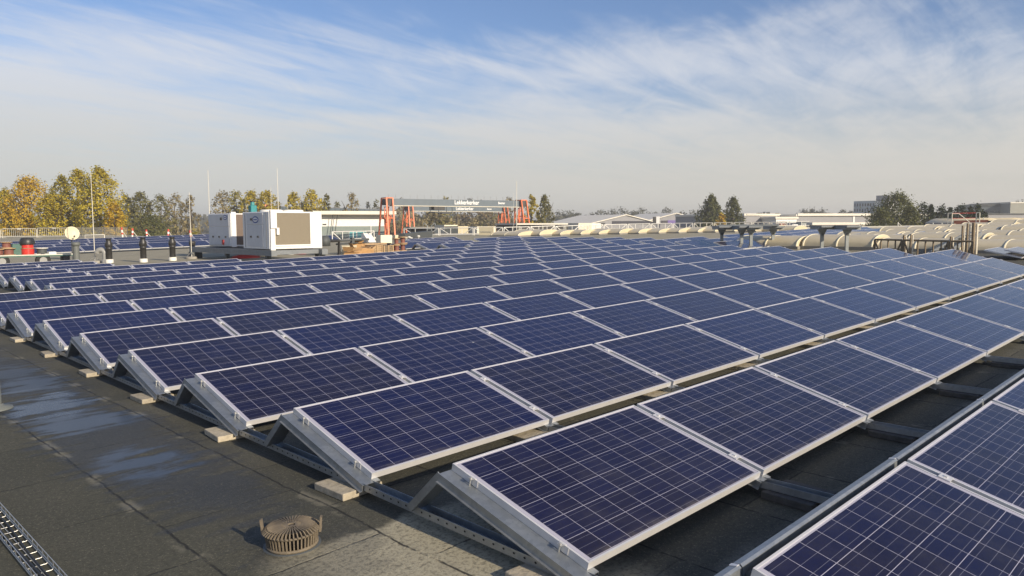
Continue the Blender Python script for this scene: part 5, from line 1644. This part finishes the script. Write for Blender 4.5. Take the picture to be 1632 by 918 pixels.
t_, L, H = shed(1269.5, 1480, 192, 200, 341.5, 'long grey warehouse with a pale flat roof below the office block', gable=False, depth=30)
strip(t_, L, 1268, 1395, 340.2, 344, 'roofpale', 'fascia', 0.5)
strip(t_, L, 1357, 1359.5, 344.2, 357, 'wallwhite', 'pilaster')
t_, L, H = shed(1296, 1396, 150, 152, 354.5, 'low pale shed before the long grey warehouse', wall='wallcream', roofm='roofpale', gable=False, depth=10)
# long low building and yard things behind the railing
t_, L, H = building(826, 935, 118, 122, 355.8, 'long low building with dark bays and a pale roof edge behind the railing', 'low_building')
b_ = MB(); b_.box(0, 0, 0, L, 10, H - 0.25, M['bldark']); b_.build('wall', t_)
b_ = MB(); b_.box(-0.4, -0.5, H - 0.249, L + 0.4, 10, H, M['gutter']); b_.build('roof', t_)
for j in range(6):
    b_ = MB(); b_.box(L * j / 6, -0.1, 0, L * j / 6 + 0.3, -0.006, H - 0.26, M['beigewall']); b_.build('pier', t_)
for i, (pa, pb, py, d_, mm, lab) in enumerate(((708, 729, 358.5, 100, 'wallcream', 'cream container roof edge behind the second railing panel'), (730, 746, 360.5, 96, 'cream', 'cream truck box behind the third railing panel'), (760, 790, 361, 104, 'wallcream', 'cream container behind the name board'), (922, 944, 355.5, 110, 'wallcream', 'cream box trailer at the right end of the low building'), (944, 958, 356, 112, 'white2', 'white box trailer left of the grey warehouse'))):
    t_, L, H = building(pa, pb, d_, d_ + 1, py, lab, 'shipping_container', 'container')
    b_ = MB(); b_.box(0, 0, H - 2.7, L, 3, H, M[mm])
    for j in range(1, 9):
        b_.box(L * j / 9, -0.04, H - 2.6, L * j / 9 + 0.06, -0.002, H - 0.1, M[mm])
    b_.build('body', t_)
    b_ = MB(); b_.box(0.02, 0.3, H - 5.6, L - 0.02, 2.8, H - 2.71, M['bldark']); b_.build('underframe', t_)
    b_ = MB(); b_.box(0.3, 0.5, 0, L - 0.3, 2.6, H - 5.61, M['bldark']); b_.build('stack_below', t_)
t_, L, H = building(655, 765, 108, 110, 361.5, 'dark store with an open front behind the white railing', 'open_store')
b_ = MB(); b_.box(0, 1, 0, L, 8, H - 0.2, M['bldark']); b_.build('wall', t_)
b_ = MB(); b_.box(-0.2, 0, H - 0.199, L, 8.2, H, M['curb']); b_.build('roof', t_)
t_, L, H = building(1240, 1290, 130, 131, 352, 'tangle of white steel frames and machines before the grey warehouse', 'steel_racking', 'racking')
b_ = MB()
for j in range(9):
    x = L * j / 8
    b_.tube([(x, 0, 0), (x, 0, H - (j % 3) * 0.5)], 0.06, M['white2'], 6)
for z in (H - 1.4, H - 0.8, H - 0.1):
    b_.tube([(0, 0, z), (L, 0, z)], 0.05, M['white2'], 6)
b_.build('rack_frame', t_)
b_ = MB(); b_.box(L * 0.1, 0.4, 0, L * 0.3, 2, H - 0.4, M['brown']); b_.box(L * 0.5, 0.4, 0, L * 0.68, 2, H - 0.6, M['wallwhite']); b_.box(L * 0.78, 0.4, 0, L * 0.95, 2, H - 0.2, M['tgrey']); b_.build('stored_goods', t_)

def windows(t_, xs, zs_, w_, h_, m='window', out=0.05):
    for x in xs:
        for z in zs_:
            b_ = MB(); b_.box(x, -out, z, x + w_, -0.004, z + h_, M['greydk']); o = b_.build('window', t_)
            b_ = MB(); b_.box(x + 0.08, -out - 0.03, z + 0.08, x + w_ - 0.08, -out - 0.002, z + h_ - 0.08, M[m]); b_.build('pane', o)
t_, L, H = building(1360, 1393.5, 330, 322, 320.8, 'pale blue office block with two rows of dark windows', 'office_block')
b_ = MB(); b_.box(0, 0, 0, L, 7.5, H, M['office']); b_.build('wall', t_)
b_ = MB(); b_.box(L + 0.004, -0.06, 0, L + 0.12, 7.55, H + 0.02, M['wallwhite']); b_.build('end_wall', t_)
sc = 322 / F_PX
windows(t_, [L * (j + 0.25) / 8 for j in range(8)], [H - 17 * sc, H - 8.5 * sc], L / 8 * 0.5, 4.6 * sc)
xq = len_to(t_.location, Vector((math.cos(t_.rotation_euler.z), math.sin(t_.rotation_euler.z), 0)), 1391.5)
b_ = MB(); b_.box(xq, 1.0, H + 0.003, xq + 22 * sc, 7, H + 8 * sc, M['wallgrey']); b_.build('penthouse', t_)
b_ = MB(); b_.box(L + 0.13, 0.5, 0, L + 20 * sc, 7.4, H - 0.3, M['wallwhite']); b_.build('side_wing', t_)
t_, L, H = building(1560, 1609, 230, 228, 324.5, 'dark glass fronted hall at the right edge behind the conifers', 'glass_hall')
b_ = MB(); b_.box(0, 0, 0, L, 20, H, M['glasswall']); b_.build('wall', t_)
sc = 229 / F_PX
b_ = MB(); b_.box(0, -0.12, H - 5 * sc, L, -0.005, H, M['greydk']); b_.build('fascia', t_)
for j in range(6):
    b_ = MB(); b_.box(L * j / 6 + 0.2, -0.10, H - 14 * sc, L * (j + 1) / 6 - 0.1, -0.006, H - 11.5 * sc, M['window']); b_.build('window', t_)
b_ = MB(); b_.box(L - 2.6 * sc, -0.4, 0, L, -0.13, H - 1.0 * sc, M['wallwhite']); b_.build('pillar', t_)
t_, L, H = building(1609.5, 1700, 224, 224, 322.5, 'blank beige hall cut off by the right picture edge', 'beige_hall')
b_ = MB(); b_.box(0, 0, 0, L, 20, H, M['beigewall']); b_.build('wall', t_); b_ = MB(); b_.box(-0.1, -0.15, H - 0.3, L, 20, H + 0.1, M['gutter']); b_.build('roof_trim', t_)
t_, L, H = building(1570, 1710, 170, 170, 340.5, 'low grey annex before the glass hall', 'annex')
b_ = MB(); b_.box(0, 0, 0, L, 20, H, M['wallgrey']); b_.build('wall', t_); b_ = MB(); b_.box(-0.1, -0.2, H - 0.2, L + 0.1, 20, H + 0.05, M['greydk']); b_.build('roof_trim', t_)
t_, L, H = building(1558, 1720, 95, 95, 347.8, 'pale yellow wavy hall roof beyond the dark parapet', 'wavy_hall')
b_ = MB(); b_.box(0, 0, 0, L, 12, H - 0.55, M['plaster']); b_.build('wall', t_)
b_ = MB()
for j in range(4):
    xa, xb = L * j / 4, L * (j + 1) / 4
    ring_ = [(xa + (xb - xa) * q / 8, H - 0.55 + 0.6 * math.sin(math.pi * q / 8)) for q in range(9)]
    vs = [(x, 0, z) for x, z in ring_] + [(x, 12, z) for x, z in ring_]
    b_.add(vs, [(q, q + 1, q + 10, q + 9) for q in range(8)] + [tuple(range(9))], M['poly'], True)
b_.build('roof', t_)
t_, L, H = building(1392, 1396, 140, 140, 356, 'dark red van roof before the low pale shed', 'parked_van', 'van')
b_ = MB(); b_.prism([(0, 0.4), (4.2, 0.4), (4.2, 1.1), (3.3, 1.9), (0.1, 2.0)], 0, 1.9, M['redpaint']); o = b_.build('body', t_); 
for x in (0.0, 1.7):
    for y in (0.8, 3.3):
        b_ = MB(); b_.tube([(x, y, 0.35), (x + 0.2, y, 0.35)], 0.34, M['rubber'], 14); b_.build('wheel', t_)

# ------------------------------------------------------------------ trees
LEAF = {
    'gold': leaf_mat('golden_leaves', (0.55, 0.34, 0.035), (0.66, 0.46, 0.04), (0.44, 0.34, 0.05)),
    'yellow': leaf_mat('yellow_leaves', (0.44, 0.37, 0.04), (0.62, 0.48, 0.045), (0.30, 0.28, 0.05)),
    'olive': leaf_mat('olive_leaves', (0.20, 0.19, 0.065), (0.28, 0.25, 0.08), (0.13, 0.13, 0.05)),
    'yellowgreen': leaf_mat('yellow_green_leaves', (0.34, 0.30, 0.05), (0.45, 0.37, 0.06), (0.22, 0.21, 0.05)),
    'tan': leaf_mat('tan_twigs', (0.33, 0.27, 0.14), (0.40, 0.33, 0.16), (0.24, 0.20, 0.11)),
    'green': leaf_mat('green_leaves', (0.115, 0.13, 0.048), (0.18, 0.18, 0.06), (0.075, 0.09, 0.036)),
    'dark': leaf_mat('dark_needles', (0.045, 0.066, 0.034), (0.07, 0.09, 0.042), (0.03, 0.045, 0.025)),
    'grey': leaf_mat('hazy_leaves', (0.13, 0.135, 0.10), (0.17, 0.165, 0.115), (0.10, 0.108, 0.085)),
    'brown': leaf_mat('brown_scrub', (0.22, 0.165, 0.09), (0.28, 0.21, 0.11), (0.14, 0.115, 0.065)),
}
def crown_mesh(shape, w, h, z0, leaf, count, rng, mt, gap=0.25):
    """leaf-sized faces gathered in clumps through the crown's volume"""
    vs, fs = [], []
    def env(t):
        if shape == 'column':
            return (0.70 + 0.30 * math.sin(min(1, t * 1.5 + 0.12) * math.pi / 2)) * min(1.0, (1 - t) * 3.4 + 0.02) ** 0.6
        if shape == 'cone':
            return (1 - t) ** 0.6 * 0.9 + 0.06
        if shape == 'poplar':
            return math.sin(math.pi * min(1, 0.22 + 0.78 * t)) ** 0.7
        return math.sin(math.pi * (0.20 + 0.79 * t)) ** 0.6
    nc = max(20, count // 16)
    clumps = []
    for i in range(nc):
        t = (i + rng.random()) / nc
        if shape == 'cone':
            t = t ** 1.3
        a = rng.random() * 2 * math.pi
        q = (rng.random() ** 0.36) * (0.88 + 0.16 * math.sin(a * 3 + t * 8))
        r = w / 2 * env(t) * q
        clumps.append((r * math.cos(a), r * math.sin(a), z0 + t * h, rng.uniform(0.55, 1.3)))
    cr = max(0.17 * w / 2, leaf * 1.2)
    for i in range(count):
        c = clumps[rng.randrange(nc)]
        g_ = lambda: rng.gauss(0, 0.45) * cr * c[3]
        p = Vector((c[0] + g_(), c[1] + g_(), c[2] + g_() * 1.1))
        if p.z < z0 - 0.3:
            continue
        ax_ = Vector((c[0], c[1], (c[2] - z0 - h * 0.4) * 0.6)); ax_ = ax_.normalized() if ax_.length > 0.01 else Vector((0, 0, 1))
        d = (ax_ * 1.1 + Vector((rng.gauss(0, 0.7), rng.gauss(0, 0.7), rng.gauss(0.2, 0.7)))).normalized()
        e = d.orthogonal().normalized()
        f = d.cross(e)
        k = leaf * rng.uniform(0.6, 1.35)
        an = rng.random() * 3.14
        e2 = e * math.cos(an) + f * math.sin(an); f2 = d.cross(e2)
        o = len(vs)
        vs += [tuple(p - e2 * k * 0.5 - f2 * k * 0.4), tuple(p + e2 * k * 0.5 - f2 * k * 0.3), tuple(p + e2 * k * 0.35 + f2 * k * 0.45), tuple(p - e2 * k * 0.4 + f2 * k * 0.4)]
        fs.append((o, o + 1, o + 2, o + 3))
    me = bpy.data.meshes.new('crown')
    me.from_pydata(vs, [], fs)
    me.materials.append(mt)
    me.update()
    return me
def trunk_mb(w, h, rng, limbs=6, r_=None):
    b_ = MB()
    r_ = r_ or max(0.12, h * 0.022)
    b_.tube([(0, 0, -0.2), (rng.uniform(-.1, .1), rng.uniform(-.1, .1), h * 0.4), (rng.uniform(-.3, .3), rng.uniform(-.3, .3), h * 0.88)], [r_, r_ * 0.7, r_ * 0.15], M['bark'], 8)
    for i in range(limbs):
        z = h * (0.25 + 0.5 * i / max(1, limbs)); a = rng.random() * 6.28
        b_.tube([(0, 0, z), (w * 0.2 * math.cos(a), w * 0.2 * math.sin(a), z + h * 0.10), (w * 0.36 * math.cos(a), w * 0.36 * math.sin(a), z + h * 0.22)], [r_ * 0.45, r_ * 0.28, r_ * 0.06], M['bark'], 6)
    return b_
def tree(px, ptop, wpx, depth, leaf, shape, label, name='tree', group=None, count=None, leafpx=2.3, z0=0.18, limbs=6):
    p = at(px, 345, depth); p.z = GROUND
    H = top_at(p, ptop)
    w = wpx * depth / F_PX * {'cone': 2.6, 'column': 1.55, 'round': 1.6, 'poplar': 1.4}[shape]
    rng = random.Random(int(px * 7 + ptop))
    t_ = thing(name, label, 'tree', loc=p, rz=rng.random() * 6, group=group)
    trunk_mb(w, H, rng, limbs).build('trunk', t_, fix=False)
    hp = H * (1 - z0) * F_PX / depth
    cnt = int(count * 2.8) if count else int(min(14000, wpx * hp / (leafpx ** 2) * 6.5))
    me = crown_mesh(shape, w, H * (1 - z0) * 0.97, H * z0, leafpx * depth / F_PX, cnt, rng, LEAF[leaf])
    o = bpy.data.objects.new('crown', me); COL.objects.link(o); o.parent = t_
    return t_
GY = 'autumn trees beyond the far left edge'
tree(6, 300, 46, 118, 'yellow', 'round', 'yellow tree at the far left picture edge', group=GY)
tree(48, 281, 64, 112, 'gold', 'round', 'golden yellow tree second from the left, broad crown', group=GY)
tree(80, 308, 40, 108, 'yellow', 'round', 'low yellow tree between the golden crown and the tall poplars', group=GY)
tree(100, 276, 32, 112, 'yellowgreen', 'column', 'slender yellow green poplar at the left of the tall yellow group', 'poplar_tree', GY)
tree(127, 267, 44, 110, 'yellow', 'column', 'tall yellow poplar in the middle of the tall group', 'poplar_tree', GY)
tree(160, 265, 54, 108, 'yellow', 'column', 'tall yellow poplar at the right of the tall group', 'poplar_tree', GY)
tree(182, 320, 34, 104, 'gold', 'round', 'low golden tree at the foot of the tall yellow poplar', group=GY)
tree(203, 309, 28, 150, 'olive', 'round', 'olive tree just right of the tall yellow poplars', group=GY)
tree(225, 305, 36, 150, 'olive', 'round', 'rounded olive green tree between tall poplars and bare trees', group=GY)
tree(255, 309, 36, 150, 'olive', 'round', 'olive tree left of the bare brown trees', group=GY, count=900)
tree(280, 308, 34, 160, 'tan', 'round', 'half bare tan tree left of the thin rod', group=GY, count=800)
tree(303, 309, 26, 160, 'tan', 'round', 'half bare brown tree behind the thin rod', group=GY, count=600)
tree(240, 342, 70, 120, 'green', 'round', 'low dark green bush left of the white units', 'bush', count=1500, z0=0.05)
tree(313, 366, 38, 92, 'yellowgreen', 'round', 'low orange brown bush left of the rear white unit', 'bush', count=900, z0=0.05)
GM = 'autumn trees behind the white units'
tree(356, 304, 36, 175, 'tan', 'round', 'half bare tan tree above the rear white unit', group=GM, count=900)
tree(378, 304, 34, 175, 'yellowgreen', 'round', 'thin yellow green tree right of the tan one', group=GM, count=800)
tree(402, 303, 36, 170, 'yellow', 'round', 'yellow tree behind the teal machine', group=GM)
tree(426, 303, 38, 170, 'yellow', 'round', 'yellow tree behind the short white rod', group=GM)
tree(469, 305, 30, 170, 'yellow', 'round', 'yellow tree between the tall rod and the gap', group=GM)
tree(498, 303, 34, 170, 'yellow', 'round', 'yellow tree above the coil of the front unit', group=GM)
tree(519, 308, 20, 175, 'olive', 'round', 'olive tree at the right of the yellow trees', group=GM, count=700)
tree(560, 306, 26, 180, 'tan', 'round', 'lonely half bare tree above the white building', group=GM, count=620)
tree(537, 320, 16, 240, 'olive', 'round', 'small tree left of the lonely one above the white building', group=GM, count=300)
tree(587, 322, 10, 240, 'grey', 'column', 'tiny narrow tree right of the lonely one', group=GM, count=200)
tree(600, 318, 12, 240, 'olive', 'column', 'small tree just left of the orange crane head', group=GM, count=240)
GC = 'trees above the crane girder'
tree(640, 313, 6, 300, 'grey', 'column', 'tiny dark tree above the left part of the girder', group=GC, count=150)
tree(680, 317, 6, 300, 'grey', 'column', 'tiny dark tree left of the white lettering', group=GC, count=120)
tree(711, 312, 16, 240, 'yellowgreen', 'round', 'yellow green tree just above the white lettering start', group=GC, count=400)
tree(729, 317, 14, 260, 'tan', 'round', 'small brown tree above the lettering', group=GC, count=200)
tree(748, 315, 14, 280, 'grey', 'column', 'grey tree above the lettering end', group=GC, count=240)
tree(766, 317, 8, 280, 'grey', 'column', 'small grey tree right of the lettering', group=GC, count=150)
tree(812, 313, 20, 220, 'tan', 'round', 'rusty tree behind the right head of the crane', group=GC, count=400)
tree(847, 309, 20, 175, 'yellow', 'column', 'yellow poplar touching the right crane legs', 'poplar_tree', None)
tree(868, 309, 28, 165, 'olive', 'poplar', 'dense olive green poplar right of the crane', 'poplar_tree', None, leafpx=2.0)
GP = 'two poplars before the warehouses'
tree(1133, 310, 40, 165, 'green', 'poplar', 'larger of the two green poplars before the warehouses', 'poplar_tree', GP, leafpx=2.0, count=3600)
tree(1168, 313, 31, 165, 'green', 'poplar', 'smaller of the two green poplars before the warehouses', 'poplar_tree', GP, leafpx=2.0, count=2600)
tree(1150, 338, 16, 160, 'gold', 'round', 'small orange tree between the two green poplars', group=None, count=500)
GF = 'hazy trees on the horizon'
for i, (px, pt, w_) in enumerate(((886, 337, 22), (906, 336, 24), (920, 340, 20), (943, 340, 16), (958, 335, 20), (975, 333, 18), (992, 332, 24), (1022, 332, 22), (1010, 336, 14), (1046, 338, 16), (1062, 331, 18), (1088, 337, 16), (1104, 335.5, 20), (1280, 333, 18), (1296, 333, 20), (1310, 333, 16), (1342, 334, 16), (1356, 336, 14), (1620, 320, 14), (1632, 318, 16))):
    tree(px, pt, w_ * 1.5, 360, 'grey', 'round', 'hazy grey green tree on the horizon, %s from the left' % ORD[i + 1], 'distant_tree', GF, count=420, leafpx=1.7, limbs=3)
tree(1427, 308, 70, 120, 'green', 'round', 'big round green tree before the office block', None or 'tree', None, leafpx=2.1, count=5200)
tree(1404, 330, 44, 112, 'green', 'round', 'lower green shrub at the left foot of the big round tree', 'bush', None, count=2200, z0=0.1)
tree(1449, 326, 34, 112, 'green', 'round', 'green shrub at the right foot of the big round tree', 'bush', None, count=1800, z0=0.1)
for i, (px, pt, w_) in enumerate(((1470, 321, 26), (1484, 323, 24), (1500, 327, 26), (1514, 328, 24), (1530, 325, 26), (1546, 327, 24), (1560, 324, 24), (1570, 336, 22))):
    tree(px, pt, w_, 118, 'dark', 'cone' if i % 2 == 0 else 'poplar', 'dark green conifer, %s from the left in the row before the glass hall' % ORD[i + 1], 'conifer_tree', 'dark conifers in a row', count=1500, z0=0.05, limbs=3)
# scrub behind the cranes
rng = random.Random(5)
sp_ = []
for kind_, lf in enumerate(('brown', 'tan', 'olive')):
    w, h = 12.0, 12.0
    t_ = thing('scrub_bush', '', 'bush', loc=(0, 0, GROUND), group='scrub bushes behind the cranes')
    trunk_mb(w, h, rng, 7, 0.09).build('stems', t_, fix=False)
    me = crown_mesh('round', w * 1.3, h * 0.95, 0.3, 0.62, 1500, rng, LEAF[lf]); o = bpy.data.objects.new('crown', me); COL.objects.link(o); o.parent = t_
    sp_.append(t_)
used_s = set()
for i in range(46):
    px = 632 + (i * 37) % 215 + rng.uniform(-4, 4)
    dd = 215 + (i * 53) % 100
    k = rng.choice((0, 0, 1, 1, 2))
    p = at(px, 345, dd); p.z = GROUND
    s_ = rng.uniform(0.72, 1.18)
    lab = ['brown leafless scrub bush in the rough land behind the cranes', 'tan leafless scrub bush in the rough land behind the cranes', 'olive leafy scrub bush in the rough land behind the cranes'][k]
    gr = ['brown scrub bushes behind the cranes', 'tan scrub bushes behind the cranes', 'olive scrub bushes behind the cranes'][k]
    if k not in used_s:
        used_s.add(k); t_ = sp_[k]; t_.location = p; t_.scale = (s_,) * 3; t_['label'] = lab; t_['group'] = gr
    else:
        copy_thing(sp_[k], lab, loc=p, rz=rng.random() * 6, scale=(s_, s_, s_ * rng.uniform(0.8, 1.2)), group=gr)
# far wood line that closes the horizon
wr = random.Random(11)
vs, fs = [], []
for i in range(16000):
    px = wr.uniform(-260, 1900); dd = wr.uniform(480, 620)
    p = at(px, 345, dd)
    hgt_ = 14.2 + 2.2 * math.sin(px * 0.021) + 1.6 * math.sin(px * 0.063 + 1)
    p.z = GROUND + wr.random() ** 0.8 * hgt_
    k = wr.uniform(1.0, 2.4)
    d = Vector((wr.gauss(0, 1), wr.gauss(0, 1), wr.gauss(0, 0.6))).normalized(); e = d.orthogonal().normalized(); f = d.cross(e)
    o = len(vs)
    vs += [tuple(p - e * k), tuple(p + f * k), tuple(p + e * k), tuple(p - f * k * 0.8)]
    fs.append((o, o + 1, o + 2, o + 3))
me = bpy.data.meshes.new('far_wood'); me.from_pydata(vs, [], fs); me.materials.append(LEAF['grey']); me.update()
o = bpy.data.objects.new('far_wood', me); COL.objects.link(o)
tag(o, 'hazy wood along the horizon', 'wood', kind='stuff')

# ------------------------------------------------------------------ autumn air
hzm = bpy.data.materials.new('thin_haze'); hzm.use_nodes = True
nt = hzm.node_tree; nt.nodes.clear()
ho = nt.nodes.new('ShaderNodeOutputMaterial'); pv_ = nt.nodes.new('ShaderNodeVolumePrincipled')
pv_.inputs['Color'].default_value = (0.98, 0.965, 0.93, 1)
pv_.inputs['Density'].default_value = 0.00075
pv_.inputs['Anisotropy'].default_value = 0.2
nt.links.new(pv_.outputs[0], ho.inputs['Volume'])
b_ = MB(); b_.box(-3200, -3200, GROUND - 1, 3200, 3200, 19, hzm); hb = b_.build('haze')
tag(hb, 'thin pale autumn haze over the whole place', 'haze', kind='stuff')
